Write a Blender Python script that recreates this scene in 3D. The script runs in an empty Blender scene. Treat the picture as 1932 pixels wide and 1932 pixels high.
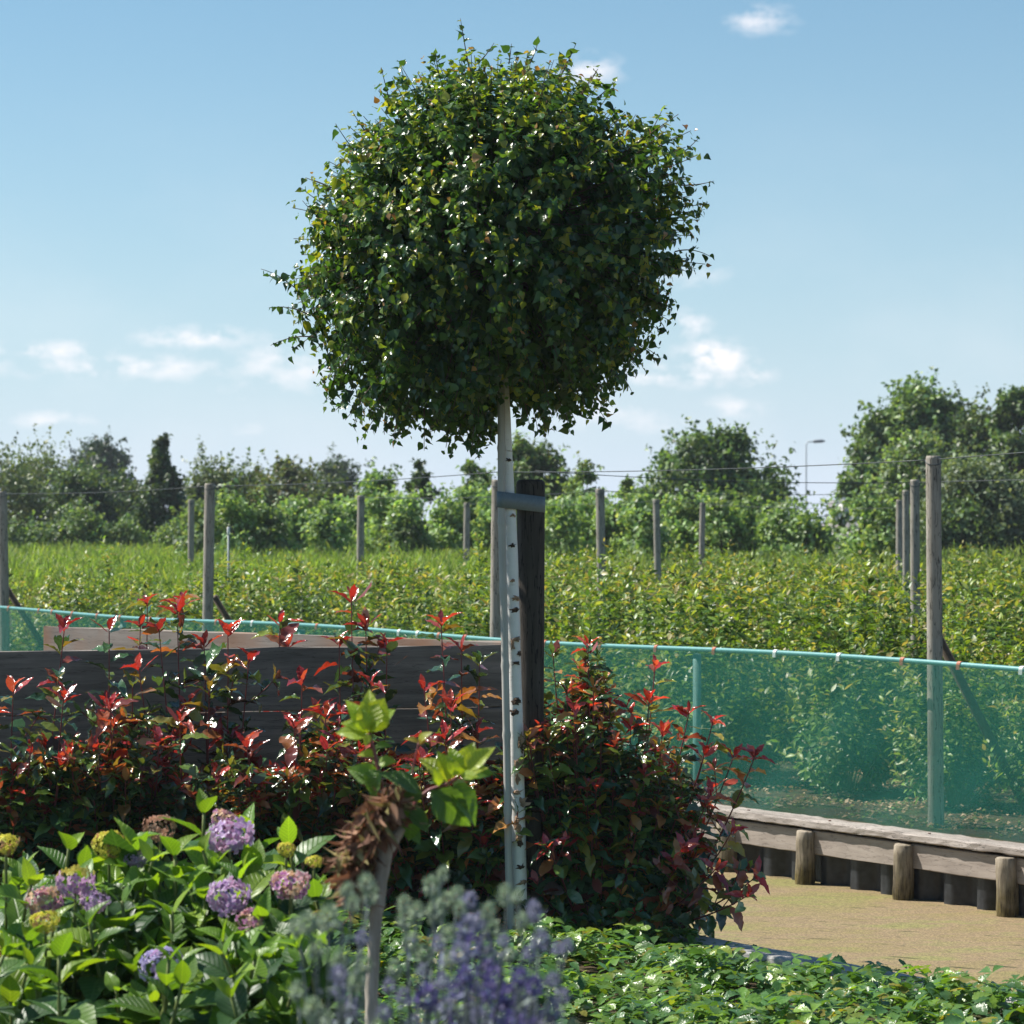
import bpy, math, random
import numpy as np
from mathutils import Vector

# ------------------------------------------------------------------ scene, camera, light
sc = bpy.context.scene
col = sc.collection
F = 966 / math.tan(math.radians(10.0))      # focal length in photo pixels (photo read at 1932 px)
EYE = 1.6
HZ = 985.0

def P(px, py, d):
    return np.array([(px - 966) / F * d, d, EYE - (py - HZ) / F * d])

cam_d = bpy.data.cameras.new('camera')
cam = bpy.data.objects.new('camera', cam_d)
col.objects.link(cam)
cam.location = (0, 0, EYE)
cam.rotation_euler = (math.radians(90), 0, 0)
cam_d.sensor_width = 36
cam_d.angle = math.radians(20.0)
cam_d.shift_y = (HZ - 966) / 1932.0
cam_d.clip_start = 0.1
cam_d.clip_end = 5000
cam_d.dof.use_dof = True
cam_d.dof.focus_distance = 10.9
cam_d.dof.aperture_fstop = 9.3
sc.camera = cam

SUN_EL = math.radians(52)
SUN_AZ = math.radians(-71)                  # from +Y towards +X; negative = left of the view
sdir = np.array([math.sin(SUN_AZ) * math.cos(SUN_EL), math.cos(SUN_AZ) * math.cos(SUN_EL), math.sin(SUN_EL)])
sun_d = bpy.data.lights.new('sun', 'SUN')
sun_d.energy = 5.0
sun_d.angle = math.radians(0.5)
sun_d.color = (1.0, 0.95, 0.87)
sun = bpy.data.objects.new('sun', sun_d)
col.objects.link(sun)
sun.rotation_euler = Vector(tuple(sdir)).to_track_quat('Z', 'Y').to_euler()

w = bpy.data.worlds.new('World')
sc.world = w
w.use_nodes = True
nt = w.node_tree
nt.nodes.clear()

def N(t, typ, **kw):
    n = t.nodes.new(typ)
    for k, v in kw.items():
        setattr(n, k, v)
    return n

def math_(t, op, a, b=None, c=None, clamp=False):
    n = t.nodes.new('ShaderNodeMath')
    n.operation = op
    n.use_clamp = clamp
    for i, v in enumerate((a, b, c)):
        if v is None:
            continue
        if isinstance(v, (int, float)):
            n.inputs[i].default_value = v
        else:
            t.links.new(v, n.inputs[i])
    return n.outputs[0]

sky = N(nt, 'ShaderNodeTexSky', sky_type='NISHITA', sun_disc=False)
sky.sun_elevation = SUN_EL
sky.sun_rotation = SUN_AZ
sky.altitude = 0
sky.air_density = 1.0
sky.dust_density = 0.6
sky.ozone_density = 1.6
tc = N(nt, 'ShaderNodeTexCoord')
sep = N(nt, 'ShaderNodeSeparateXYZ')
nt.links.new(tc.outputs['Generated'], sep.inputs[0])
az = math_(nt, 'ARCTAN2', sep.outputs[0], sep.outputs[1])
el = math_(nt, 'ARCSINE', sep.outputs[2])
vec = N(nt, 'ShaderNodeCombineXYZ')
nt.links.new(az, vec.inputs[0]); nt.links.new(math_(nt, 'MULTIPLY', el, 1.7), vec.inputs[1])
noi = N(nt, 'ShaderNodeTexNoise')
noi.inputs['Scale'].default_value = 75
noi.inputs['Detail'].default_value = 7
noi.inputs['Roughness'].default_value = 0.56
nt.links.new(vec.outputs[0], noi.inputs['Vector'])
noi2 = N(nt, 'ShaderNodeTexNoise')
noi2.inputs['Scale'].default_value = 14
noi2.inputs['Detail'].default_value = 4
nt.links.new(vec.outputs[0], noi2.inputs['Vector'])
# cumulus puffs and thin banks standing at their own bearings: (bearing, elevation, half widths, density)
CL = [(1430, 38, 62, 28, .5), (1105, 135, 60, 30, .6), (1100, 140, 30, 20, .4),
      (370, 636, 105, 20, .75), (85, 660, 110, 18, .65), (230, 692, 210, 24, .6), (330, 690, 90, 30, .3),
      (545, 690, 110, 45, .5), (1345, 675, 55, 30, 1.2), (1285, 708, 105, 20, .8), (1305, 612, 34, 26, .7),
      (1425, 706, 34, 26, .6), (1310, 515, 70, 30, .35), (1458, 521, 16, 13, .5), (105, 792, 75, 16, .5),
      (1390, 768, 60, 22, .45), (1110, 775, 120, 35, .4), (480, 735, 70, 22, .35), (450, 810, 60, 16, .3),
      (1240, 795, 120, 25, .3), (2300, 500, 220, 60, .7), (-500, 560, 260, 50, .7)]
acc = None
for (px, py, a, b, s) in CL:
    ca = math.atan((px - 966) / F); ce = math.atan((HZ - py) / F * math.cos(ca))
    dx = math_(nt, 'MULTIPLY', math_(nt, 'SUBTRACT', az, ca), F / a)
    dy = math_(nt, 'MULTIPLY', math_(nt, 'SUBTRACT', el, ce), F / b)
    r2 = math_(nt, 'ADD', math_(nt, 'MULTIPLY', dx, dx), math_(nt, 'MULTIPLY', dy, dy))
    g = math_(nt, 'MULTIPLY', math_(nt, 'EXPONENT', math_(nt, 'MULTIPLY', r2, -0.9)), s)
    acc = g if acc is None else math_(nt, 'MAXIMUM', acc, g)
nz = math_(nt, 'MULTIPLY', math_(nt, 'SUBTRACT', noi.outputs[0], 0.36), 3.6, clamp=True)
m = math_(nt, 'MULTIPLY', acc, nz)
m = math_(nt, 'MULTIPLY', math_(nt, 'SUBTRACT', m, 0.06), 1.7, clamp=True)
veil = math_(nt, 'MULTIPLY', math_(nt, 'SUBTRACT', noi2.outputs[0], 0.45), 0.5, clamp=True)
vel = math_(nt, 'SUBTRACT', 1.0, math_(nt, 'MULTIPLY', math_(nt, 'ABSOLUTE', math_(nt, 'SUBTRACT', el, 0.04)), 9.0), clamp=True)
m = math_(nt, 'MAXIMUM', math_(nt, 'MULTIPLY', m, .95), math_(nt, 'MULTIPLY', veil, vel))
mixc = N(nt, 'ShaderNodeMix', data_type='RGBA')
nt.links.new(m, mixc.inputs[0])
hs = N(nt, 'ShaderNodeHueSaturation')
hs.inputs['Saturation'].default_value = 1.0
nt.links.new(sky.outputs[0], hs.inputs['Color'])
SKYS = 0.071
tint = N(nt, 'ShaderNodeMix', data_type='RGBA', blend_type='MULTIPLY'); tint.inputs[0].default_value = 1
nt.links.new(hs.outputs[0], tint.inputs[6]); tint.inputs[7].default_value = (.59, .90, .97, 1)
hz = N(nt, 'ShaderNodeMix', data_type='RGBA')      # pale summer haze low over the horizon
hzf = math_(nt, 'MULTIPLY', math_(nt, 'EXPONENT', math_(nt, 'MULTIPLY', math_(nt, 'MAXIMUM', el, 0.0), -11.0)), .9)
nt.links.new(hzf, hz.inputs[0]); nt.links.new(tint.outputs[2], hz.inputs[6])
hz.inputs[7].default_value = (.50 / SKYS, .56 / SKYS, .68 / SKYS, 1)
nt.links.new(hz.outputs[2], mixc.inputs[6])
mixc.inputs[7].default_value = (0.68 / SKYS, 0.66 / SKYS, 0.68 / SKYS, 1)
bg = N(nt, 'ShaderNodeBackground')
bg.inputs['Strength'].default_value = SKYS
nt.links.new(mixc.outputs[2], bg.inputs[0])
wo = N(nt, 'ShaderNodeOutputWorld')
nt.links.new(bg.outputs[0], wo.inputs[0])

sc.view_settings.view_transform = 'Standard'
sc.view_settings.look = 'None'
sc.view_settings.exposure = 0.72
sc.view_settings.gamma = 1.0
sc.cycles.max_bounces = 8
sc.cycles.transparent_max_bounces = 16
sc.cycles.use_denoising = True

R = np.random.default_rng(11)

# ------------------------------------------------------------------ helpers
def tag(o, label=None, cat=None, group=None, kind=None):
    if label: o['label'] = label
    if cat: o['category'] = cat
    if group: o['group'] = group
    if kind: o['kind'] = kind
    return o

def empty(name, loc, label, cat, group=None, rz=0):
    o = bpy.data.objects.new(name, None)
    o.empty_display_size = 0.1
    o.location = tuple(float(v) for v in loc)
    o.rotation_euler = (0, 0, rz)
    col.objects.link(o)
    return tag(o, label, cat, group)

def tri_mesh(name, V, T, mat, parent=None, colors=None, uv=None, smooth=True, org=None):
    V = np.asarray(V, dtype=np.float32).reshape(-1, 3)
    T = np.asarray(T, dtype=np.int32).reshape(-1, 3)
    if org is not None:
        V = V - np.asarray(org, dtype=np.float32)
    me = bpy.data.meshes.new(name)
    me.vertices.add(len(V)); me.vertices.foreach_set('co', V.ravel())
    me.loops.add(len(T) * 3); me.loops.foreach_set('vertex_index', T.ravel())
    me.polygons.add(len(T))
    me.polygons.foreach_set('loop_start', np.arange(0, len(T) * 3, 3, dtype=np.int32))
    me.polygons.foreach_set('use_smooth', np.full(len(T), smooth))
    if colors is not None:
        c4 = np.ones((len(V), 4), dtype=np.float32); c4[:, :3] = colors
        at = me.color_attributes.new('tint', 'FLOAT_COLOR', 'POINT')
        at.data.foreach_set('color', c4.ravel())
    if uv is not None:
        ul = me.uv_layers.new(name='uv')
        ul.data.foreach_set('uv', np.asarray(uv, dtype=np.float32)[T.ravel()].ravel())
    me.update(calc_edges=True)
    me.validate()
    me.materials.append(mat)
    o = bpy.data.objects.new(name, me)
    col.objects.link(o)
    if parent is not None:
        o.parent = parent
    return o

def unit(v):
    v = np.asarray(v, dtype=float)
    return v / np.maximum(np.linalg.norm(v, axis=-1, keepdims=True), 1e-9)

class Geo:
    """collects boxes, tubes and lathes in world space, then one mesh relative to its thing"""
    def __init__(s):
        s.V = []; s.T = []; s.n = 0
    def add(s, V, T):
        V = np.asarray(V, float).reshape(-1, 3); T = np.asarray(T, int).reshape(-1, 3)
        s.V.append(V); s.T.append(T + s.n); s.n += len(V)
        return s
    def tube(s, pts, rad, k=8, cap=True, wob=0.0):
        pts = np.asarray(pts, float); n = len(pts)
        rad = np.broadcast_to(np.asarray(rad, float), (n,))
        tg = np.gradient(pts, axis=0); tg = unit(tg)
        ref = np.array([0, 0, 1.0]) if abs(tg[0][2]) < 0.9 else np.array([1.0, 0, 0])
        a = unit(np.cross(tg, ref)); b = np.cross(tg, a)
        th = np.linspace(0, 2 * math.pi, k, endpoint=False)
        rr = rad[:, None] * (1 + wob * R.standard_normal((n, k)))
        V = pts[:, None, :] + rr[..., None] * (np.cos(th)[None, :, None] * a[:, None, :] + np.sin(th)[None, :, None] * b[:, None, :])
        V = V.reshape(-1, 3)
        i = np.arange(n - 1)[:, None] * k; j = np.arange(k)[None, :]; j2 = (j + 1) % k
        q = np.stack([i + j, i + j2, i + k + j2, i + k + j], -1).reshape(-1, 4)
        T = np.concatenate([q[:, [0, 1, 2]], q[:, [0, 2, 3]]])
        if cap:
            c0 = len(V); V = np.concatenate([V, pts[:1], pts[-1:]])
            jj = np.arange(k); j3 = (jj + 1) % k
            T = np.concatenate([T, np.stack([np.full(k, c0), j3, jj], -1),
                                np.stack([np.full(k, c0 + 1), (n - 1) * k + jj, (n - 1) * k + j3], -1)])
        return s.add(V, T)
    def box(s, c, ax, ay, az, jit=0.0):
        """box by centre and three half-extent vectors"""
        c, ax, ay, az = (np.asarray(v, float) for v in (c, ax, ay, az))
        V = np.array([c + i * ax + j * ay + k * az for k in (-1, 1) for j in (-1, 1) for i in (-1, 1)])
        if jit: V += R.standard_normal(V.shape) * jit
        q = [(0, 2, 3, 1), (4, 5, 7, 6), (0, 1, 5, 4), (2, 6, 7, 3), (0, 4, 6, 2), (1, 3, 7, 5)]
        return s.add(V, [t for f in q for t in ((f[0], f[1], f[2]), (f[0], f[2], f[3]))])
    def build(s, name, mat, parent=None, smooth=True, org=None):
        if org is None and parent is not None:
            org = np.array(parent.location)
            if parent.parent is not None:
                org = org + np.array(parent.parent.location)
        return tri_mesh(name, np.concatenate(s.V), np.concatenate(s.T), mat, parent, smooth=smooth, org=org)

def plank(name, a, b, h, t, mat, parent, seg=24, bev=0.004, up=(0, 0, 1), warp=0.0):
    """board from a to b (centre line), height h, thickness t, chamfered edges, slightly uneven"""
    a = np.asarray(a, float); b = np.asarray(b, float)
    L = b - a; x = unit(L); up = np.asarray(up, float); n = unit(np.cross(x, up)); up = np.cross(n, x)
    prof = [(-t/2, -h/2 + bev), (-t/2 + bev, -h/2), (t/2 - bev, -h/2), (t/2, -h/2 + bev),
            (t/2, h/2 - bev), (t/2 - bev, h/2), (-t/2 + bev, h/2), (-t/2, h/2 - bev)]
    prof = np.array(prof); k = 8
    ts = np.linspace(0, 1, seg + 1)
    V = []
    for q in ts:
        c = a + L * q
        wv = R.standard_normal((k, 2)) * warp
        pp = prof + wv
        V.append(c + pp[:, :1] * n + pp[:, 1:] * up)
    V = np.concatenate(V)
    i = np.arange(seg)[:, None] * k; j = np.arange(k)[None, :]; j2 = (j + 1) % k
    q = np.stack([i + j, i + k + j, i + k + j2, i + j2], -1).reshape(-1, 4)
    T = [np.concatenate([q[:, [0, 1, 2]], q[:, [0, 2, 3]]])]
    T.append(np.array([(0, m_, m_ + 1) for m_ in range(1, k - 1)]))
    e = seg * k
    T.append(np.array([(e, e + m_ + 1, e + m_) for m_ in range(1, k - 1)]))
    org = None if parent is None else np.array(parent.location)
    return tri_mesh(name, V, np.concatenate(T), mat, parent, smooth=False, org=org)

# ---- leaf templates: x along the leaf, y across, z up from the blade
def leaf_template(st, fold=0.25, curl=0.25, wave=0.0, waves=3, petiole=0.0):
    V = [(petiole, 0, 0)]; T = []
    prev = None
    for i, (t, wd) in enumerate(st):
        z = -curl * t * t
        wz = wave * math.sin(t * waves * math.pi * 2)
        wz2 = wave * math.sin(t * waves * math.pi * 2 + 1.3)
        x = petiole + t * (1 - petiole)
        if wd <= 1e-6:
            V.append((x, 0, z)); k = len(V) - 1
            l, m_, r = prev
            T += [(l, m_, k), (m_, r, k)]
        else:
            b = len(V)
            V += [(x - .02, wd, z + fold * wd + wz), (x, 0, z), (x - .02, -wd, z + fold * wd + wz2)]
            if prev is None:
                T += [(0, b + 1, b), (0, b + 2, b + 1)]
            else:
                l, m_, r = prev
                T += [(l, m_, b + 1), (l, b + 1, b), (m_, r, b + 2), (m_, b + 2, b + 1)]
            prev = (b, b + 1, b + 2)
    V = np.array(V, float)
    if petiole > 0:
        b = len(V)
        pw = .012
        V = np.concatenate([V, [(0, pw, .0), (0, -pw, 0), (petiole + .02, -pw, 0), (petiole + .02, pw, 0)]])
        T += [(b, b + 1, b + 2), (b, b + 2, b + 3)]
    return V, np.array(T)

T_BIRCH = leaf_template([(.13, .27), (.32, .37), (.58, .25), (.80, .10), (1, 0)], fold=.34, curl=.24, wave=.02, waves=2, petiole=.14)
T_PHOT = leaf_template([(.08, .07), (.2, .15), (.3, .165), (.4, .21), (.5, .20), (.6, .225), (.7, .185), (.8, .165), (.9, .08), (1, 0)],
                       fold=.45, curl=.34, wave=.042, waves=2.6, petiole=.08)
T_NURS = leaf_template([(.2, .15), (.5, .21), (.8, .12), (1, 0)], fold=.35, curl=.22, petiole=.05)
T_TINY = leaf_template([(.4, .36), (1, 0)], fold=.3, curl=.2)
T_SPIKE = leaf_template([(.25, .16), (.6, .09), (1, 0)], fold=.3, curl=-.1)
T_SPIKE2 = leaf_template([(.2, .14), (.45, .17), (.7, .12), (1, 0)], fold=.7, curl=.55, wave=.06, waves=2)
T_GRASS = leaf_template([(.3, .03), (.7, .022), (1, 0)], fold=.3, curl=.25)
hyd = []
for i in range(1, 15):
    t = i / 15
    wd = .275 * math.sin(math.pi * t ** .82) ** .8 * (1 if t < .5 else 1 - .25 * (t - .5))
    hyd.append((t, wd * (1.0 if i % 2 else .93)))
hyd.append((1, 0))
T_HYD = leaf_template(hyd, fold=.42, curl=.32, wave=.008, waves=3, petiole=.08)
# a toothed, lobed leaflet for the ground cover
gc = [(.25, .10), (.42, .22), (.50, .20), (.62, .33), (.70, .27), (.80, .32), (.86, .2), (.93, .18), (1, 0)]
g1 = leaf_template(gc, fold=.32, curl=.22, petiole=.0)
def tri_leaf():
    V, T = [], []
    n = 0
    for a in (0, 78, -78):
        v = g1[0].copy()
        v = v * (1.0 if a == 0 else .86)
        c, s_ = math.cos(math.radians(a)), math.sin(math.radians(a))
        v2 = v.copy(); v2[:, 0] = v[:, 0] * c - v[:, 1] * s_; v2[:, 1] = v[:, 0] * s_ + v[:, 1] * c
        V.append(v2); T.append(g1[1] + n); n += len(v)
    return np.concatenate(V), np.concatenate(T)
T_TRI = tri_leaf()

class Leaves:
    def __init__(s): s.d = [[], [], [], [], [], []]
    def add(s, pos, ax, nr, L, colr, wid=1.0):
        pos = np.atleast_2d(pos); n = len(pos)
        for lst, v, sh in zip(s.d, (pos, ax, nr, L, colr, wid), ((n, 3), (n, 3), (n, 3), (n,), (n, 3), (n,))):
            lst.append(np.broadcast_to(np.asarray(v, float), sh))
        return s
    def count(s): return sum(len(x) for x in s.d[0])
    def build(s, name, tpl, mat, parent=None, org=None, curlvar=0.6, tipcol=None):
        pos, ax, nr, L, cl, wd = (np.concatenate(x) for x in s.d)
        a = unit(ax); nr = nr - (nr * a).sum(1, keepdims=True) * a; nr = unit(nr); sd = np.cross(nr, a)
        tv, tt = tpl
        n = len(pos); k = len(tv)
        cz = 1 + curlvar * R.standard_normal(n)
        fy = 1 + .12 * R.standard_normal(n)
        V = (pos[:, None] + L[:, None, None] * (tv[None, :, 0, None] * a[:, None] + (tv[None, :, 1] * (wd * fy)[:, None])[..., None] * sd[:, None]
             + (tv[None, :, 2] * cz[:, None])[..., None] * nr[:, None])).reshape(-1, 3)
        T = (tt[None] + (np.arange(n) * k)[:, None, None]).reshape(-1, 3)
        C = np.repeat(cl, k, axis=0)
        if tipcol is not None:
            f = np.tile(np.clip(tv[:, 0], 0, 1) ** 2, n)[:, None]
            C = C * (1 - f * .5) + np.asarray(tipcol) * f * .5
        uv = np.tile(tv[:, :2] + [0, .5], (n, 1))
        if org is None and parent is not None: org = np.array(parent.location)
        return tri_mesh(name, V, T, mat, parent, colors=C, uv=uv, org=org)

def curve(p0, p1, bend, n=10):
    p0, p1, bend = (np.asarray(v, float) for v in (p0, p1, bend))
    t = np.linspace(0, 1, n)[:, None]
    return (1 - t) ** 2 * p0 + 2 * t * (1 - t) * bend + t * t * p1

def along(pts, s):
    """points and tangents at arc lengths s (metres) from the start"""
    seg = np.linalg.norm(np.diff(pts, axis=0), axis=1); cum = np.concatenate([[0], np.cumsum(seg)])
    s = np.clip(s, 0, cum[-1] - 1e-6)
    i = np.clip(np.searchsorted(cum, s, side='right') - 1, 0, len(seg) - 1)
    f = ((s - cum[i]) / np.maximum(seg[i], 1e-9))[:, None]
    return pts[i] * (1 - f) + pts[i + 1] * f, unit(pts[i + 1] - pts[i])

def plen(pts): return float(np.linalg.norm(np.diff(pts, axis=0), axis=1).sum())

def spiral(T, phi, alpha):
    """leaf axis leaving a stem of tangent T at azimuth phi, angle alpha; and the blade normal"""
    T = unit(T)
    ref = np.where(np.abs(T[:, 2:3]) < .95, np.array([[0, 0, 1.0]]), np.array([[1.0, 0, 0]]))
    u = unit(np.cross(ref, T)); v = np.cross(T, u)
    rd = np.cos(phi)[:, None] * u + np.sin(phi)[:, None] * v
    a = np.cos(alpha)[:, None] * T + np.sin(alpha)[:, None] * rd
    n = unit(T - (T * a).sum(1, keepdims=True) * a)
    return a, n

def pick(cols, n, jit=.18):
    cols = np.asarray(cols, float)
    c = cols[R.integers(0, len(cols), n)]
    return c * (1 + jit * R.standard_normal((n, 1)))

# ------------------------------------------------------------------ materials
def new_mat(name):
    m_ = bpy.data.materials.new(name); m_.use_nodes = True
    t = m_.node_tree; t.nodes.clear()
    out = t.nodes.new('ShaderNodeOutputMaterial')
    return m_, t, out

def principled(t, rough=.5, spec=.5, color=None):
    b = t.nodes.new('ShaderNodeBsdfPrincipled')
    b.inputs['Roughness'].default_value = rough
    b.inputs['Specular IOR Level'].default_value = spec
    if color is not None: b.inputs['Base Color'].default_value = (*color, 1)
    return b

def ramp(t, fac, stops):
    r = t.nodes.new('ShaderNodeValToRGB')
    el_ = r.color_ramp.elements
    while len(el_) < len(stops): el_.new(.5)
    for e, (p, c) in zip(el_, stops):
        e.position = p; e.color = (*c, 1) if len(c) == 3 else c
    t.links.new(fac, r.inputs[0])
    return r.outputs[0]

def leaf_mat(name, rough=.35, spec=.5, trans=.35, veins=0.0, tcol=(1.5, 1.6, .5), bump=.0):
    m_, t, out = new_mat(name)
    at = N(t, 'ShaderNodeAttribute', attribute_name='tint')
    b = principled(t, rough, spec)
    colr = at.outputs['Color']
    if veins > 0:
        uv = N(t, 'ShaderNodeUVMap', uv_map='uv')
        sp = N(t, 'ShaderNodeSeparateXYZ'); t.links.new(uv.outputs[0], sp.inputs[0])
        y = math_(t, 'ABSOLUTE', math_(t, 'SUBTRACT', sp.outputs[1], .5))
        ph = math_(t, 'SUBTRACT', math_(t, 'MULTIPLY', sp.outputs[0], 9.0), math_(t, 'MULTIPLY', y, 8.0))
        sw = math_(t, 'ABSOLUTE', math_(t, 'SUBTRACT', math_(t, 'FRACT', ph), .5))
        side = math_(t, 'SUBTRACT', 1.0, math_(t, 'MULTIPLY', sw, 7.0), clamp=True)
        mid = math_(t, 'SUBTRACT', 1.0, math_(t, 'MULTIPLY', y, 45.0), clamp=True)
        v = math_(t, 'MAXIMUM', side, mid)
        mx = N(t, 'ShaderNodeMix', data_type='RGBA', blend_type='MIX')
        t.links.new(math_(t, 'MULTIPLY', v, veins), mx.inputs[0])
        t.links.new(colr, mx.inputs[6])
        br = N(t, 'ShaderNodeMix', data_type='RGBA', blend_type='MULTIPLY')
        br.inputs[0].default_value = 1
        t.links.new(colr, br.inputs[6]); br.inputs[7].default_value = (2.4, 2.1, 2.2, 1)
        t.links.new(br.outputs[2], mx.inputs[7])
        colr = mx.outputs[2]
        bp = N(t, 'ShaderNodeBump'); bp.inputs['Strength'].default_value = .6; bp.inputs['Distance'].default_value = .004
        bp.invert = True
        t.links.new(v, bp.inputs['Height']); t.links.new(bp.outputs[0], b.inputs['Normal'])
    elif bump > 0:
        no = N(t, 'ShaderNodeTexNoise'); no.inputs['Scale'].default_value = 90; no.inputs['Detail'].default_value = 2
        tcx = N(t, 'ShaderNodeTexCoord'); t.links.new(tcx.outputs['Object'], no.inputs['Vector'])
        bp = N(t, 'ShaderNodeBump'); bp.inputs['Strength'].default_value = bump; bp.inputs['Distance'].default_value = .01
        t.links.new(no.outputs[0], bp.inputs['Height']); t.links.new(bp.outputs[0], b.inputs['Normal'])
    t.links.new(colr, b.inputs['Base Color'])
    tr = t.nodes.new('ShaderNodeBsdfTranslucent')
    ml = N(t, 'ShaderNodeMix', data_type='RGBA', blend_type='MULTIPLY'); ml.inputs[0].default_value = 1
    t.links.new(colr, ml.inputs[6]); ml.inputs[7].default_value = (*tcol, 1)
    t.links.new(ml.outputs[2], tr.inputs[0])
    mix = t.nodes.new('ShaderNodeMixShader'); mix.inputs[0].default_value = trans
    t.links.new(b.outputs[0], mix.inputs[1]); t.links.new(tr.outputs[0], mix.inputs[2])
    t.links.new(mix.outputs[0], out.inputs[0])
    return m_

def wood_mat(name, stops, scale=(1, 1, 14), rough=.8, nscale=9, bump=.35, spec=.25, cracks=0.0, axis=None, dist=.004):
    """grain: noise stretched along one axis of the object's own coordinates (axis = rotation about z of the board)"""
    m_, t, out = new_mat(name)
    tcx = N(t, 'ShaderNodeTexCoord')
    mp0 = N(t, 'ShaderNodeMapping'); t.links.new(tcx.outputs['Object'], mp0.inputs[0])
    mp0.inputs['Rotation'].default_value = (0, 0, axis or 0)
    mp = N(t, 'ShaderNodeMapping'); t.links.new(mp0.outputs[0], mp.inputs[0])
    mp.inputs['Scale'].default_value = scale
    no = N(t, 'ShaderNodeTexNoise'); no.inputs['Scale'].default_value = nscale; no.inputs['Detail'].default_value = 8
    no.inputs['Roughness'].default_value = .65
    t.links.new(mp.outputs[0], no.inputs['Vector'])
    big = N(t, 'ShaderNodeTexNoise'); big.inputs['Scale'].default_value = 3.5; big.inputs['Detail'].default_value = 4
    t.links.new(mp0.outputs[0], big.inputs['Vector'])
    f = math_(t, 'ADD', math_(t, 'MULTIPLY', no.outputs[0], .65), math_(t, 'MULTIPLY', big.outputs[0], .35))
    c = ramp(t, f, stops)
    h = no.outputs[0]
    if cracks > 0:
        n3 = N(t, 'ShaderNodeTexNoise'); n3.inputs['Scale'].default_value = nscale * 1.6; n3.inputs['Detail'].default_value = 3
        t.links.new(mp.outputs[0], n3.inputs['Vector'])
        k = math_(t, 'LESS_THAN', math_(t, 'ABSOLUTE', math_(t, 'SUBTRACT', n3.outputs[0], .5)), .012)
        mx = N(t, 'ShaderNodeMix', data_type='RGBA'); t.links.new(math_(t, 'MULTIPLY', k, cracks), mx.inputs[0])
        t.links.new(c, mx.inputs[6]); mx.inputs[7].default_value = (.012, .01, .009, 1)
        c = mx.outputs[2]
        h = math_(t, 'SUBTRACT', h, math_(t, 'MULTIPLY', k, .5))
    b = principled(t, rough, spec)
    t.links.new(c, b.inputs['Base Color'])
    bp = N(t, 'ShaderNodeBump'); bp.inputs['Strength'].default_value = bump; bp.inputs['Distance'].default_value = dist
    t.links.new(h, bp.inputs['Height']); t.links.new(bp.outputs[0], b.inputs['Normal'])
    t.links.new(b.outputs[0], out.inputs[0])
    return m_

def plain_mat(name, c, rough=.6, spec=.4, var=.15, nscale=30, bump=.1):
    m_, t, out = new_mat(name)
    tcx = N(t, 'ShaderNodeTexCoord')
    no = N(t, 'ShaderNodeTexNoise'); no.inputs['Scale'].default_value = nscale; no.inputs['Detail'].default_value = 5
    t.links.new(tcx.outputs['Object'], no.inputs['Vector'])
    c = np.array(c)
    cc = ramp(t, no.outputs[0], [(.3, tuple(c * (1 - var))), (.7, tuple(np.minimum(c * (1 + var), 1)))])
    b = principled(t, rough, spec); t.links.new(cc, b.inputs['Base Color'])
    bp = N(t, 'ShaderNodeBump'); bp.inputs['Strength'].default_value = bump; bp.inputs['Distance'].default_value = .003
    t.links.new(no.outputs[0], bp.inputs['Height']); t.links.new(bp.outputs[0], b.inputs['Normal'])
    t.links.new(b.outputs[0], out.inputs[0])
    return m_

M_BIRCHLEAF = leaf_mat('birch_leaf', .27, .6, .36, tcol=(2.0, 1.9, .5), bump=.25)
M_PHOT = leaf_mat('photinia_leaf', .2, .9, .30, tcol=(1.8, 1.2, .6), bump=.3)
M_HYD = leaf_mat('hydrangea_leaf', .42, .45, .38, veins=.45, tcol=(1.9, 1.75, .4))
M_GC = leaf_mat('ground_cover_leaf', .34, .6, .36, tcol=(1.8, 1.7, .5), bump=.3)
M_NURS = leaf_mat('nursery_leaf', .4, .45, .34, tcol=(1.9, 1.7, .5))
M_FAR = leaf_mat('far_leaf', .42, .4, .35, tcol=(1.7, 1.6, .6))
M_PETAL = leaf_mat('petal', .6, .25, .35, tcol=(1.1, 1.0, 1.1))
M_DRY = leaf_mat('dry_petal', .8, .15, .25, tcol=(1.2, 1.0, .8))
M_GRASS = leaf_mat('grass_blade', .5, .3, .4, tcol=(1.5, 1.6, .5))

M_STEMRED = plain_mat('red_stem', (.16, .03, .03), .45, .4)
M_STEMGRN = plain_mat('green_stem', (.14, .17, .05), .55, .3)
M_STEMBRN = plain_mat('brown_twig', (.09, .055, .035), .7, .25)
M_BARKFAR = plain_mat('dark_bark', (.08, .065, .05), .85, .2)
M_DEADSTEM = wood_mat('pale_woody_stem', [(.3, (.16, .13, .10)), (.55, (.42, .37, .30)), (.8, (.6, .55, .47))], (1, 1, .15), nscale=60, bump=.5)

# ------------------------------------------------------------------ ground, ditch, water
U = np.array([.563, -.826]); VV = np.array([.826, .563])
N0 = np.array([1.20, 10.13])            # a point on the near bank edge
WID = 3.42                              # ditch width

def bank(u, v, z=0.0):
    p = N0 + U * u + VV * v
    return np.array([p[0], p[1], z])

def on_bank(px, v):
    """u along the ditch at which the line at offset v is seen in column px"""
    k = (px - 966) / F
    p = N0 + VV * v
    return (k * p[1] - p[0]) / (U[0] - k * U[1])

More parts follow.
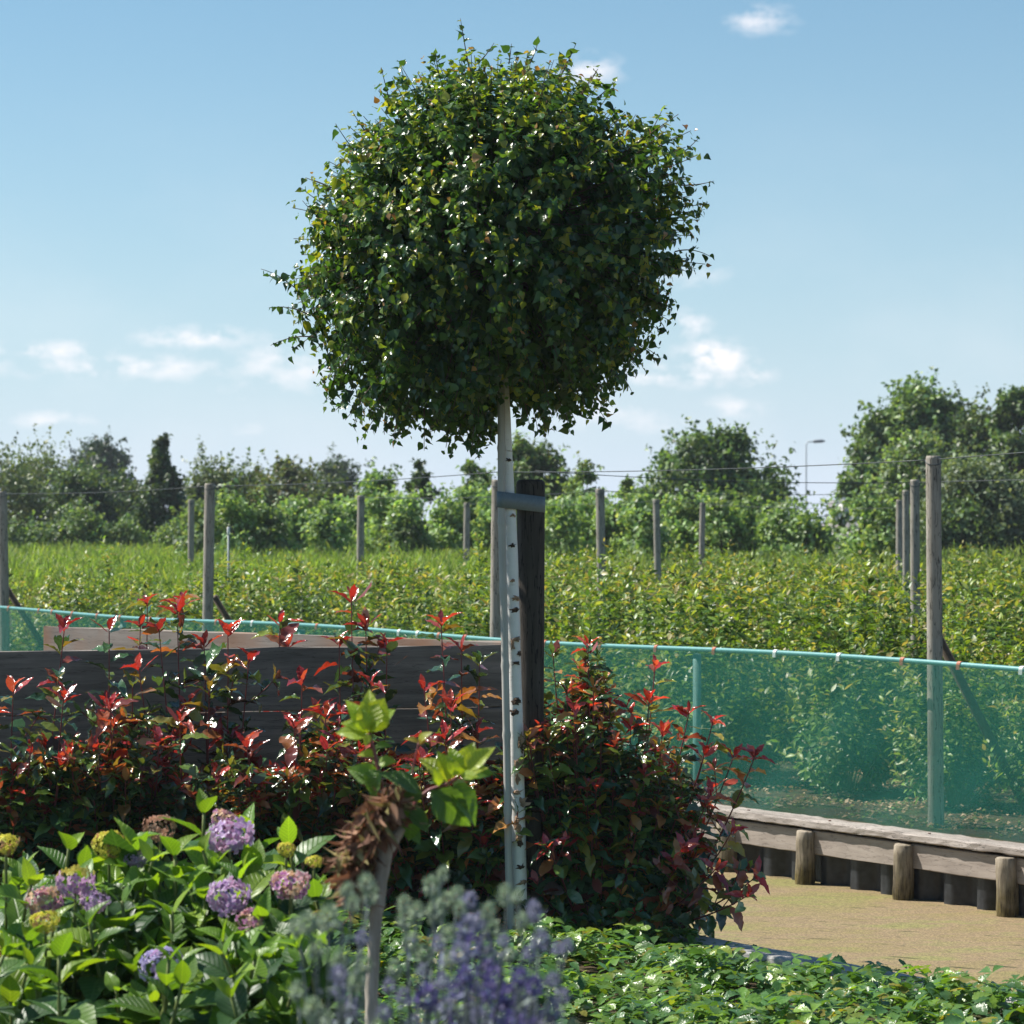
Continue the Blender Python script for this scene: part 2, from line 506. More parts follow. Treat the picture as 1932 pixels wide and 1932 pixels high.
def mat_ground():
    m_, t, out = new_mat('soil_and_turf')
    tcx = N(t, 'ShaderNodeTexCoord')
    no = N(t, 'ShaderNodeTexNoise'); no.inputs['Scale'].default_value = 2.2; no.inputs['Detail'].default_value = 9; no.inputs['Roughness'].default_value = .7
    t.links.new(tcx.outputs['Object'], no.inputs['Vector'])
    c = ramp(t, no.outputs[0], [(.3, (.045, .032, .022)), (.48, (.085, .062, .042)), (.6, (.06, .065, .025)), (.8, (.15, .11, .07))])
    fi = N(t, 'ShaderNodeTexNoise'); fi.inputs['Scale'].default_value = 45; fi.inputs['Detail'].default_value = 6
    t.links.new(tcx.outputs['Object'], fi.inputs['Vector'])
    mx = N(t, 'ShaderNodeMix', data_type='RGBA', blend_type='MULTIPLY'); mx.inputs[0].default_value = 1
    t.links.new(c, mx.inputs[6]); t.links.new(ramp(t, fi.outputs[0], [(.3, (.5, .5, .5)), (.7, (1.3, 1.3, 1.3))]), mx.inputs[7])
    b = principled(t, .95, .1); t.links.new(mx.outputs[2], b.inputs['Base Color'])
    bp = N(t, 'ShaderNodeBump'); bp.inputs['Strength'].default_value = .8; bp.inputs['Distance'].default_value = .02
    t.links.new(fi.outputs[0], bp.inputs['Height']); t.links.new(bp.outputs[0], b.inputs['Normal'])
    t.links.new(b.outputs[0], out.inputs[0])
    return m_
M_GROUND = mat_ground()
prof = [(-2500, 0), (-.06, 0), (-.055, -.75), (WID + .07, -.75), (WID + .075, 0), (2500, 0)]
V = [bank(u, v, z) for u in (-2500, 2500) for (v, z) in prof]
k = len(prof)
T = []
for i in range(k - 1):
    T += [(i, i + 1, k + i + 1), (i, k + i + 1, k + i)]
g = tri_mesh('ground', V, T, M_GROUND, smooth=False)
tag(g, 'bare brown soil of the garden and nursery field', kind='structure')

def mat_water():
    m_, t, out = new_mat('duckweed_water')
    tcx = N(t, 'ShaderNodeTexCoord')
    mp = N(t, 'ShaderNodeMapping'); t.links.new(tcx.outputs['Object'], mp.inputs[0])
    mp.inputs['Rotation'].default_value = (0, 0, math.radians(55)); mp.inputs['Scale'].default_value = (1, 2.2, 1)
    big = N(t, 'ShaderNodeTexNoise'); big.inputs['Scale'].default_value = 1.3; big.inputs['Detail'].default_value = 7; big.inputs['Roughness'].default_value = .65
    t.links.new(mp.outputs[0], big.inputs['Vector'])
    fine = N(t, 'ShaderNodeTexVoronoi'); fine.inputs['Scale'].default_value = 130
    t.links.new(tcx.outputs['Object'], fine.inputs['Vector'])
    c1 = ramp(t, big.outputs[0], [(.34, (.32, .31, .11)), (.44, (.355, .285, .135)), (.54, (.385, .28, .17)), (.64, (.345, .32, .13))])
    c2 = ramp(t, N(t, 'ShaderNodeRGBToBW').outputs[0], [(.1, (.42, .42, .42)), (.5, (.62, .62, .60)), (.95, (.92, .90, .82))])
    bw = [n for n in t.nodes if n.type == 'RGBTOBW'][0]
    t.links.new(fine.outputs['Color'], bw.inputs[0])
    mx = N(t, 'ShaderNodeMix', data_type='RGBA', blend_type='MULTIPLY'); mx.inputs[0].default_value = 1
    t.links.new(c1, mx.inputs[6]); t.links.new(c2, mx.inputs[7])
    # dark open slits between the weed mats
    mp2 = N(t, 'ShaderNodeMapping'); t.links.new(mp.outputs[0], mp2.inputs[0]); mp2.inputs['Scale'].default_value = (1, 3.5, 1)
    sl = N(t, 'ShaderNodeTexNoise'); sl.inputs['Scale'].default_value = 3.0; sl.inputs['Detail'].default_value = 6
    t.links.new(mp2.outputs[0], sl.inputs['Vector'])
    k = math_(t, 'MULTIPLY', math_(t, 'SUBTRACT', sl.outputs[0], .63), 14, clamp=True)
    mx2 = N(t, 'ShaderNodeMix', data_type='RGBA'); t.links.new(k, mx2.inputs[0])
    t.links.new(mx.outputs[2], mx2.inputs[6]); mx2.inputs[7].default_value = (.05, .05, .02, 1)
    b = principled(t, .75, .25); t.links.new(mx2.outputs[2], b.inputs['Base Color'])
    bp = N(t, 'ShaderNodeBump'); bp.inputs['Strength'].default_value = .6; bp.inputs['Distance'].default_value = .006
    t.links.new(math_(t, 'ADD', bw.outputs[0], math_(t, 'MULTIPLY', big.outputs[0], 2)), bp.inputs['Height']); t.links.new(bp.outputs[0], b.inputs['Normal'])
    t.links.new(b.outputs[0], out.inputs[0])
    return m_
WZ = -.33
V = [bank(-60, -.05, WZ), bank(60, -.05, WZ), bank(60, WID + .06, WZ), bank(-60, WID + .06, WZ)]
wtr = tri_mesh('pond_water', V, [(0, 1, 2), (0, 2, 3)], mat_water(), smooth=False)
tag(wtr, 'still pond water covered by a brown and olive weed mat', kind='structure')

# ------------------------------------------------------------------ far bank revetment
YAW = math.atan2(U[1], U[0])
GREYW = [(.30, (.12, .10, .085)), (.45, (.29, .25, .22)), (.6, (.42, .37, .33)), (.8, (.56, .51, .47))]
M_CAP = wood_mat('weathered_cap_wood', GREYW, (1.2, 16, 16), nscale=3.2, bump=.5, cracks=.7, axis=-YAW)
M_FASCIA = wood_mat('weathered_fascia', [(.3, (.2, .165, .14)), (.5, (.33, .28, .24)), (.75, (.45, .39, .34))], (1.2, 10, 10), nscale=2.5, bump=.4, cracks=.3, axis=-YAW)
def mat_pile():
    m_, t, out = new_mat('algae_pile')
    tcx = N(t, 'ShaderNodeTexCoord')
    mp = N(t, 'ShaderNodeMapping'); t.links.new(tcx.outputs['Object'], mp.inputs[0]); mp.inputs['Scale'].default_value = (9, 9, 1.2)
    no = N(t, 'ShaderNodeTexNoise'); no.inputs['Scale'].default_value = 7; no.inputs['Detail'].default_value = 8; no.inputs['Roughness'].default_value = .7
    t.links.new(mp.outputs[0], no.inputs['Vector'])
    c = ramp(t, no.outputs[0], [(.3, (.07, .05, .035)), (.45, (.3, .25, .19)), (.7, (.45, .39, .31))])
    n2 = N(t, 'ShaderNodeTexNoise'); n2.inputs['Scale'].default_value = 12; n2.inputs['Detail'].default_value = 5
    t.links.new(tcx.outputs['Object'], n2.inputs['Vector'])
    sp = N(t, 'ShaderNodeSeparateXYZ'); t.links.new(tcx.outputs['Object'], sp.inputs[0])
    low = math_(t, 'MULTIPLY', math_(t, 'SUBTRACT', -.02, sp.outputs[2]), 3.2, clamp=True)
    f = math_(t, 'MULTIPLY', math_(t, 'ADD', low, math_(t, 'SUBTRACT', n2.outputs[0], .5)), 1.1, clamp=True)
    mx = N(t, 'ShaderNodeMix', data_type='RGBA'); t.links.new(f, mx.inputs[0])
    t.links.new(c, mx.inputs[6]); t.links.new(ramp(t, no.outputs[0], [(.38, (.035, .027, .014)), (.72, (.20, .155, .055))]), mx.inputs[7])
    b = principled(t, .85, .2); t.links.new(mx.outputs[2], b.inputs['Base Color'])
    bp = N(t, 'ShaderNodeBump'); bp.inputs['Strength'].default_value = .8; bp.inputs['Distance'].default_value = .006
    t.links.new(no.outputs[0], bp.inputs['Height']); t.links.new(bp.outputs[0], b.inputs['Normal'])
    t.links.new(b.outputs[0], out.inputs[0])
    return m_
M_PILE = mat_pile()
M_SHEET = plain_mat('black_plastic_sheet', (.025, .027, .03), .45, .5, var=.5, nscale=25, bump=.4)

u0, u1 = on_bank(1150, WID), on_bank(2060, WID)
rv = empty('pond_revetment', bank((u0 + u1) / 2, WID, 0), 'weathered timber and black sheet bank edging along the far side of the pond', 'retaining wall')
plank('cap_board', bank(u0, WID - .015, -.01), bank(u1, WID - .015, -.01), .04, .17, M_CAP, rv, seg=60, bev=.006, warp=.0016)
# fascia boards run between the piles
uls = [on_bank(px, WID - .10) for px in (1225, 1368, 1519, 1704, 1897, 2110)]
for a, b in zip(uls[:-1], uls[1:]):
    plank('fascia_board', bank(a + .015, WID - .055, -.108), bank(b - .015, WID - .055, -.108), .125, .03, M_FASCIA, rv, seg=8, bev=.004, warp=.001)
for u_ in uls:
    G = Geo(); tl = R.uniform(-.012, .012, 2); ts_ = R.uniform(-.012, .004); zz = np.array([-.75, -.42, -.36, -.34, -.3, -.2, -.1, -.048, -.042])
    rr = np.array([.048, .05, .051, .053, .056, .054, .053, .052, .046])
    G.tube([bank(u_ + tl[0] * z * 4, WID - .095 + tl[1] * z * 2, z if z < -.1 else z + ts_ * .5) for z in zz], rr * R.uniform(.93, 1.05), k=22, wob=.04)
    G.build('pile', M_PILE, rv)
us = np.arange(u0, u1, .02)
Vs = []; 
for u_ in us:
    ph = (u_ / .24) % 1.0
    off = .035 * max(-1, min(1, 1.7 * math.sin(2 * math.pi * ph)))
    Vs += [bank(u_, WID - .005 + off, -.165), bank(u_, WID - .005 + off, -.7)]
Ts = []
for i in range(len(us) - 1):
    Ts += [(2 * i, 2 * i + 1, 2 * i + 3), (2 * i, 2 * i + 3, 2 * i + 2)]
tri_mesh('sheet_piling', Vs, Ts, M_SHEET, rv, org=np.array(rv.location))
# a metal washer and bolt head on the cap above each pile
M_RUST = plain_mat('rusty_bolt', (.12, .05, .03), .7, .4)
for u_ in uls[1:5]:
    Geo().tube([bank(u_ + .12, WID - .03, .009), bank(u_ + .12, WID - .03, .016)], .008, k=10).build('bolt_head', M_RUST, rv, smooth=False)

# near bank edging
v_near = on_bank(1500, 0)
M_EDGE = wood_mat('pale_edge_board', [(.3, (.2, .19, .18)), (.5, (.36, .345, .33)), (.75, (.48, .46, .445))], (1.2, 12, 12), nscale=2.2, bump=.4, cracks=.2, axis=-YAW)
ne = empty('pond_edging', bank(0, 0, 0), 'pale grey edging board on the near side of the pond, half hidden by ground cover', 'edging')
plank('cap_board', bank(-4.0, .0, .02), bank(2.2, .0, .02), .045, .13, M_EDGE, ne, seg=40, bev=.006, warp=.002)
plank('fascia_board', bank(-4.0, -.03, -.30), bank(2.2, -.03, -.30), .58, .03, M_FASCIA, ne, seg=20, bev=.004, warp=.001)

# ------------------------------------------------------------------ teal net fence
FV = WID + .16      # its line behind the cap
M_NETPIPE = plain_mat('teal_pipe', (.14, .33, .32), .4, .5, var=.12, nscale=60, bump=.05)
def mat_net():
    m_, t, out = new_mat('teal_mesh_cloth')
    b = principled(t, .55, .3, (.03, .23, .18))
    tr = t.nodes.new('ShaderNodeBsdfTranslucent'); tr.inputs[0].default_value = (.02, .27, .22, 1)
    mixa = t.nodes.new('ShaderNodeMixShader'); mixa.inputs[0].default_value = .35
    t.links.new(b.outputs[0], mixa.inputs[1]); t.links.new(tr.outputs[0], mixa.inputs[2])
    tp = t.nodes.new('ShaderNodeBsdfTransparent')
    tcx = N(t, 'ShaderNodeTexCoord')
    # coverage of the knitted cloth: vertical tapes and faint ladder threads, looser and tighter areas
    uv = N(t, 'ShaderNodeUVMap', uv_map='uv'); sp = N(t, 'ShaderNodeSeparateXYZ'); t.links.new(uv.outputs[0], sp.inputs[0])
    st = math_(t, 'LESS_THAN', math_(t, 'FRACT', math_(t, 'MULTIPLY', sp.outputs[0], 260)), .42)
    sh = math_(t, 'LESS_THAN', math_(t, 'FRACT', math_(t, 'MULTIPLY', sp.outputs[1], 150)), .12)
    wv = math_(t, 'MAXIMUM', st, sh)
    no = N(t, 'ShaderNodeTexNoise'); no.inputs['Scale'].default_value = 3; no.inputs['Detail'].default_value = 4
    t.links.new(tcx.outputs['Object'], no.inputs['Vector'])
    ca = math_(t, 'ADD', math_(t, 'MULTIPLY', wv, .30), math_(t, 'ADD', .25, math_(t, 'MULTIPLY', math_(t, 'SUBTRACT', no.outputs[0], .5), .25)))
    mix = t.nodes.new('ShaderNodeMixShader'); t.links.new(ca, mix.inputs[0])
    t.links.new(tp.outputs[0], mix.inputs[1]); t.links.new(mixa.outputs[0], mix.inputs[2])
    t.links.new(mix.outputs[0], out.inputs[0])
    return m_
M_NET = mat_net()
fu0, fu1 = on_bank(-140, FV), on_bank(2080, FV)
FH = .87
nf = empty('net_fence', bank(fu0, FV, 0), 'low fence of translucent teal mesh hung from a teal pipe along the far bank', 'net fence')
usag = np.linspace(fu0, fu1, 60)
def railz(u_):
    return FH + .012 * math.sin((u_ - fu0) * 1.15) - .004
Geo().tube([bank(u_, FV, railz(u_)) for u_ in usag], .0135, k=10).build('rail_pipe', M_NETPIPE, nf)
nu, nv = 160, 14
Vn = []; UVn = []
for i in range(nu + 1):
    u_ = fu0 + (fu1 - fu0) * i / nu
    for j in range(nv + 1):
        zz = railz(u_) + .004 - (railz(u_) + .01) * j / nv
        off = .02 + .012 * math.sin(u_ * 5.1 + j * .5) * j / nv + .006 * math.sin(u_ * 13 + j) * j / nv
        Vn.append(bank(u_, FV - off, zz)); UVn.append((u_, zz))
Tn = []
for i in range(nu):
    for j in range(nv):
        a = i * (nv + 1) + j; b = a + nv + 1
        Tn += [(a, a + 1, b + 1), (a, b + 1, b)]
tri_mesh('mesh_cloth', Vn, Tn, M_NET, nf, uv=UVn, org=np.array(nf.location))
M_CLIPR = plain_mat('terracotta_clip', (.42, .14, .08), .5, .4)
M_CLIPW = plain_mat('white_clip', (.8, .78, .76), .45, .4)
for i, px in enumerate([18, 75, 100, 138, 185, 228, 285, 410, 478, 600, 662, 755, 790, 830, 880, 1030, 1055, 1135, 1240, 1350, 1465, 1585, 1705, 1812, 1930]):
    u_ = on_bank(px, FV)
    white = px in (1465, 1585, 1930, 790, 478, 755)
    c = bank(u_, FV, railz(u_)); d2 = np.array([U[0], U[1], 0])
    G = Geo(); ang = np.radians(np.linspace(-60, 240, 11)); nrm = np.array([VV[0], VV[1], 0])
    ring = []
    for aa in ang:
        ring.append(c + (.0165) * (math.cos(aa) * nrm + math.sin(aa) * np.array([0, 0, 1])))
    for q in range(len(ring) - 1):
        mid = (ring[q] + ring[q + 1]) / 2; rad = unit(mid - c); tgt = (ring[q + 1] - ring[q]) / 2
        G.box(mid, d2 * .013, tgt * 1.02, rad * .0013)
    G.box(c - nrm * .018 - np.array([0, 0, .014]), d2 * .013, np.array([0, 0, .012]), nrm * .0015)
    o = G.build('clip', M_CLIPW if white else M_CLIPR, nf, smooth=False)
M_POLE = plain_mat('teal_pole', (.16, .30, .27), .6, .3)
for px in (1306, 560, 225, 1000):
    u_ = on_bank(px, FV)
    Geo().tube([bank(u_, FV + .035, z) for z in (-.3, .2, FH - .03)], .024, k=12).build('pole', M_POLE, nf)

# ------------------------------------------------------------------ trellis posts and wires
M_POSTW = wood_mat('grey_round_post', [(.3, (.17, .15, .12)), (.5, (.31, .28, .235)), (.75, (.43, .40, .345))], (12, 12, .9), nscale=3.0, bump=.35, cracks=.8)
M_BRACE = wood_mat('dark_brace_wood', [(.3, (.06, .045, .03)), (.7, (.14, .11, .08))], (5, 5, 5), nscale=5, bump=.3)
M_WIRE = plain_mat('dark_wire', (.05, .06, .06), .5, .5)
R = np.random.default_rng(58)
POSTS = [ # px, py top, distance, width px, label
    (1761, 860, 15.25, 29, 'tall grey round post nearest the camera, right of centre behind the teal mesh'),
    (938, 905, 18.9, 21, 'grey post mostly hidden behind the birch trunk and bamboo cane'),
    (396, 912, 22.6, 20, 'taller grey post standing above the left end of the grey board screen'),
    (4, 927, 25.3, 19, 'grey post cut by the left edge of the photo'),
    (1726, 905, 20.5, 18, 'second grey post in the receding row on the right, with a dark right side'),
    (1709, 925, 27.4, 13, 'thin grey post third in the receding row on the right'),
    (1697, 943, 36, 13, 'shortest looking post at the far end of the receding row on the right'),
    (1132, 922, 26, 17, 'grey post just right of the dark tree stake, above the shrubs'),
    (1238, 942, 33, 13, 'grey post below the round tree right of centre'),
    (1326, 948, 39, 11, 'thinnest post, furthest right of the three in mid field'),
    (361, 942, 32, 12, 'thin grey post directly left of the taller post on the left'),
    (681, 935, 30, 14, 'grey post in mid field between the left posts and the birch'),
    (881, 948, 37, 12, 'grey post in mid field just left of the birch trunk')]
ptop = {}
for i, (px, py, d, wpx, lab) in enumerate(POSTS):
    top = P(px, py, d); r = wpx / F * d / 2
    po = empty('trellis_post', (top[0], top[1], 0), lab, 'post', 'round posts of the nursery trellis')
    G = Geo()
    lean = R.standard_normal(2) * .012
    zs = np.array([-.3, .0, .5, 1.0, 1.5, top[2] - .015, top[2]])
    G.tube([(top[0] + lean[0] * (z - top[2]), top[1] + lean[1] * (z - top[2]), z) for z in zs], [r * 1.08, r * 1.06, r * 1.04, r * 1.02, r, r * .99, r * .93], k=20, wob=.006)
    G.build('shaft', M_POSTW, po)
    G = Geo(); c = np.array([top[0], top[1], top[2] - .03])
    th = np.linspace(0, 2 * math.pi, 14)
    G.tube([c + np.array([math.cos(a) * (r + .002), math.sin(a) * (r + .002), .02 * math.sin(a * 1)]) for a in th], .0025, k=5)
    G.build('wire_loop', M_WIRE, po)
    ptop[i] = (top, r)
    if i in (0, 2, 3):      # a diagonal brace leaning against the post on its right
        G = Geo()
        a = np.array([top[0] + r * .6, top[1] + .08, {0: 1.02, 2: 1.02, 3: 1.02}[i]]); b = a + np.array([.62, .45, -1.1])
        G.tube([a, (a + b) / 2, b], r * .62, k=12, wob=.02)
        G.build('brace', M_BRACE, po)
def wire(a, b, label, sag=.02, r=.0028):
    a = np.asarray(a); b = np.asarray(b); t = np.linspace(0, 1, 16)[:, None]
    pts = a * (1 - t) + b * t; pts[:, 2] -= 4 * sag * (t * (1 - t))[:, 0]
    G = Geo().tube(pts, r, k=5)
    o = G.build('trellis_wire', M_WIRE, org=a); o.location = tuple(a)
    return tag(o, label, 'wire', 'wires strung between the trellis posts')
dz = np.array([0, 0, -.02])
wire(P(1990, 849, 14.4), ptop[0][0] + dz, 'dark wire leaving the nearest post towards the right edge', .0)
wire(ptop[0][0] + dz, ptop[1][0] + np.array([0, 0, .05]), 'highest dark wire between the nearest tall post and the birch trunk', .02)
wire(ptop[1][0] + np.array([0, 0, .05]), ptop[2][0] + dz, 'dark wire from behind the birch trunk to the taller left post', .02)
wire(ptop[2][0] + dz, ptop[3][0] + dz, 'dark wire between the taller left post and the post at the left edge', .02)
wire(ptop[3][0] + dz, P(-120, 932, 27), 'dark wire leaving the leftmost post out of the photo', .0)
wire(ptop[4][0] + dz, P(1010, 888, 20), 'second dark wire running left from the second receding post', .03)
wire(ptop[5][0] + dz, ptop[7][0] + dz, 'thin wire between the third receding post and the post right of the stake', .03)
wire(ptop[7][0] + dz, ptop[11][0] + dz, 'thin wire between the two mid field posts either side of the birch', .03)
wire(ptop[6][0] + dz, ptop[8][0] + dz, 'faint wire from the far receding post to the post below the round tree', .03)
wire(ptop[4][0] + dz, P(2050, 902, 19), 'dark wire running right from the second receding post', .0)
wire(ptop[8][0] + dz, ptop[12][0] + dz, 'faint wire from the post below the round tree to the one left of the birch', .03)
wire(ptop[9][0] + dz, ptop[6][0] + np.array([0, 0, -.1]), 'lowest faint wire right of the thinnest post', .03)
# low marker pipe in the tall crop
M_LAMPG = plain_mat('grey_pipe', (.25, .28, .28))
mk = empty('marker_pipe', P(431, 985, 30) * [1, 1, 0], 'thin grey pipe with a white cap standing in the tall grass', 'marker')
a = P(431, 1000, 30); Geo().tube([(a[0], a[1], z) for z in (-.1, .8, a[2] - .05)], .012, k=8).build('pipe', M_LAMPG, mk)
Geo().tube([(a[0], a[1], z) for z in (a[2] - .05, a[2] - .04, a[2] + .02, a[2] + .03)], [.012, .016, .016, .012], k=10).build('cap', M_CLIPW, mk)

# ------------------------------------------------------------------ board screen (two runs meeting at a corner)
CORN = np.array([(947 - 966) / F * 12.3, 12.3])
FL = np.array([(-60 - 966) / F * 11.65, 11.65]); BL = np.array([(86 - 966) / F * 14.2, 14.2])
GR = [(.25, (.07, .06, .052)), (.45, (.15, .132, .115)), (.6, (.24, .21, .185)), (.8, (.34, .30, .27))]
yf = math.atan2(*(CORN - FL)[::-1]); yb = math.atan2(*(CORN - BL)[::-1])
M_DPL = wood_mat('dark_weathered_plank', GR, (1.0, 10, 14), nscale=2.6, bump=.4, cracks=.35, axis=-yf)
def mat_lpl():
    m_ = wood_mat('pale_stained_plank', [(.3, (.16, .13, .11)), (.5, (.28, .235, .20)), (.75, (.38, .33, .29))], (1.0, 10, 12), nscale=2.4, bump=.3, cracks=.2, axis=-yb)
    t = m_.node_tree
    b = [n for n in t.nodes if n.type == 'BSDF_PRINCIPLED'][0]
    src = b.inputs['Base Color'].links[0].from_socket
    tcx = N(t, 'ShaderNodeTexCoord')
    no = N(t, 'ShaderNodeTexNoise'); no.inputs['Scale'].default_value = 1.6; no.inputs['Detail'].default_value = 4
    t.links.new(tcx.outputs['Object'], no.inputs['Vector'])
    mx = N(t, 'ShaderNodeMix', data_type='RGBA'); t.links.new(math_(t, 'MULTIPLY', math_(t, 'SUBTRACT', no.outputs[0], .44), 5, clamp=True), mx.inputs[0])
    t.links.new(src, mx.inputs[6]); mx.inputs[7].default_value = (.32, .13, .05, 1)
    t.links.new(mx.outputs[2], b.inputs['Base Color'])
    return m_
M_LPL = mat_lpl()
ZT = 1.092
fs = empty('board_screen', (*CORN, 0), 'dark grey weathered board screen behind the red tipped shrubs', 'board fence')
def board_run(A, B, mat, par, zt, n, h=.2, name='board'):
    z = zt
    for i in range(n):
        gap = .007 if i == 1 else .0015
        o = plank(name, (*A, z - h / 2), (*B, z - h / 2), h - gap, .028, mat, par, seg=14, bev=.003, warp=.0012)
        z -= h
board_run(FL, CORN, M_DPL, fs, ZT - .011, 4, .262)
dirf = unit(CORN - FL)
for q in (.02, 1.15, 2.05):
    c = CORN - dirf * q + np.array([-dirf[1], dirf[0]]) * .05
    Geo().box((c[0], c[1], .46), (dirf[0] * .035, dirf[1] * .035, 0), (-dirf[1] * .03, dirf[0] * .03, 0), (0, 0, .61)).build('post', M_DPL, fs, smooth=False)
bs = empty('board_screen', (*(CORN + [.03, .03]), 0), 'pale sunlit board with orange stains behind the dark board screen', 'board fence')
board_run(BL, CORN + np.array([.02, .04]), M_LPL, bs, ZT, 5, .2)
dirb = unit(CORN - BL)
for q in (.35, 1.5, 2.7):
    c = CORN - dirb * q + np.array([-dirb[1], dirb[0]]) * .055
    Geo().box((c[0], c[1], .42), (dirb[0] * .035, dirb[1] * .035, 0), (-dirb[1] * .03, dirb[0] * .03, 0), (0, 0, .6)).build('post', M_DPL, bs, smooth=False)

# ------------------------------------------------------------------ birch: trunk, cane, stake, strap
D0 = 10.95
def mat_birchbark():
    m_, t, out = new_mat('birch_bark')
    tcx = N(t, 'ShaderNodeTexCoord')
    mp = N(t, 'ShaderNodeMapping'); t.links.new(tcx.outputs['Object'], mp.inputs[0]); mp.inputs['Scale'].default_value = (1, 1, 5)
    no = N(t, 'ShaderNodeTexNoise'); no.inputs['Scale'].default_value = 14; no.inputs['Detail'].default_value = 7; no.inputs['Roughness'].default_value = .6
    t.links.new(mp.outputs[0], no.inputs['Vector'])
    c = ramp(t, no.outputs[0], [(.0, (.82, .80, .76)), (.66, (.76, .74, .70)), (.71, (.40, .34, .27)), (.78, (.12, .09, .06))])
    n2 = N(t, 'ShaderNodeTexNoise'); n2.inputs['Scale'].default_value = 3.2; n2.inputs['Detail'].default_value = 6
    t.links.new(tcx.outputs['Object'], n2.inputs['Vector'])
    mx = N(t, 'ShaderNodeMix', data_type='RGBA'); t.links.new(math_(t, 'MULTIPLY', math_(t, 'SUBTRACT', n2.outputs[0], .56), 5, clamp=True), mx.inputs[0])
    t.links.new(c, mx.inputs[6]); mx.inputs[7].default_value = (.50, .44, .36, 1)
    b = principled(t, .6, .3); t.links.new(mx.outputs[2], b.inputs['Base Color'])
    bp = N(t, 'ShaderNodeBump'); bp.inputs['Strength'].default_value = .4; bp.inputs['Distance'].default_value = .003
    t.links.new(no.outputs[0], bp.inputs['Height']); t.links.new(bp.outputs[0], b.inputs['Normal'])
    t.links.new(b.outputs[0], out.inputs[0])
    return m_
M_BARK = mat_birchbark()
M_SCAR = plain_mat('dark_bark_scar', (.075, .05, .035), .85, .2, var=.5, nscale=120, bump=.8)
M_PEEL = plain_mat('tan_bark_peel', (.30, .20, .13), .8, .2, var=.4, nscale=80, bump=.6)
base = P(979, 1796, D0); base[2] = 0
birch = empty('birch_tree', base, 'round clipped birch tree on a slim white trunk in the middle of the bed', 'tree')
tr_pts = [P(979, 1830, D0), P(979, 1760, D0), P(978, 1600, D0), P(974, 1400, D0), P(969, 1200, D0), P(963, 1000, D0), P(957, 900, D0), P(952, 800, D0), P(948, 700, D0), P(945, 600, D0), P(940, 500, D0), P(935, 380, D0)]
tr_w = np.array([36, 33, 29, 27, 26, 25, 24, 24, 22, 19, 15, 8]) / F * D0 / 2
# smooth resample
tp = np.array(tr_pts); tt_ = np.linspace(0, len(tp) - 1, 60); ii = np.arange(len(tp))
tpts = np.stack([np.interp(tt_, ii, tp[:, j]) for j in range(3)], 1); trad = np.interp(tt_, ii, tr_w)
Geo().tube(tpts, trad, k=20, wob=.02).build('trunk', M_BARK, birch)
def on_trunk(py):
    z = EYE - (py - HZ) / F * D0
    i = np.argsort(tpts[:, 2]); return np.array([np.interp(z, tpts[i, 2], tpts[i, j]) for j in range(3)]), np.interp(z, tpts[i, 2], trad[i])
def patch(py, phi, wa, hz, mat, name, lift=.0015, jag=.35, curl=0):
    """an irregular flake lying on the trunk surface: phi degrees (0 = towards camera, + = right)"""
    c, r = on_trunk(py); n = 14; V = []; T = []
    rings = 3
    for q in range(rings + 1):
        for k_ in range(n):
            a = 2 * math.pi * k_ / n; f = q / rings * (1 + jag * R.standard_normal() * (q == rings))
            ph = math.radians(phi) + wa / r * math.cos(a) * f; zz = hz * math.sin(a) * f
            rr = r * 1.03 + lift * (1.0 if q < rings else .0) + curl * max(0, math.cos(a)) * f * f + abs(R.standard_normal()) * lift * .6
            V.append((c[0] + rr * math.sin(ph), c[1] - rr * math.cos(ph), c[2] + zz))
    for q in range(rings):
        for k_ in range(n):
            a = q * n + k_; b = q * n + (k_ + 1) % n
            T += [(a, b, b + n), (a, b + n, a + n)]
    return tri_mesh(name, V, T, mat, birch, org=np.array(birch.location), smooth=False)
for py, ph, wa, hz in [(868, 20, .008, .005), (972, 25, .008, .004), (1029, 10, .010, .005), (1128, 30, .012, .007), (1150, 25, .013, .006),
                       (1206, 20, .014, .008), (1234, 45, .006, .008), (1250, 15, .013, .006), (1322, 15, .015, .009), (1342, -5, .012, .007),
                       (1412, 40, .006, .012), (1494, 0, .011, .009), (1560, 5, .012, .010), (1588, 10, .009, .010), (1634, 20, .012, .006), (1662, 35, .013, .009), (1720, 0, .012, .012), (1745, 30, .01, .01)]:
    patch(py, ph, wa * 1.15, hz * 1.35, M_SCAR if (py // 2) % 3 else M_PEEL, 'bark_scar', .004, .5)
for py, ph, wa, hz, cu in [(1095, 5, .007, .008, .0), (1398, 25, .007, .02, .012), (1440, 12, .014, .025, .006), (1470, 0, .008, .02, .004), (1512, 30, .008, .018, .02), (1545, -5, .009, .015, .006), (1216, -10, .006, .02, .004), (1580, 0, .010, .012, .005), (1700, -10, .01, .02, .004)]:
    patch(py, ph, wa, hz, M_PEEL, 'bark_flake', .004, .3, cu)

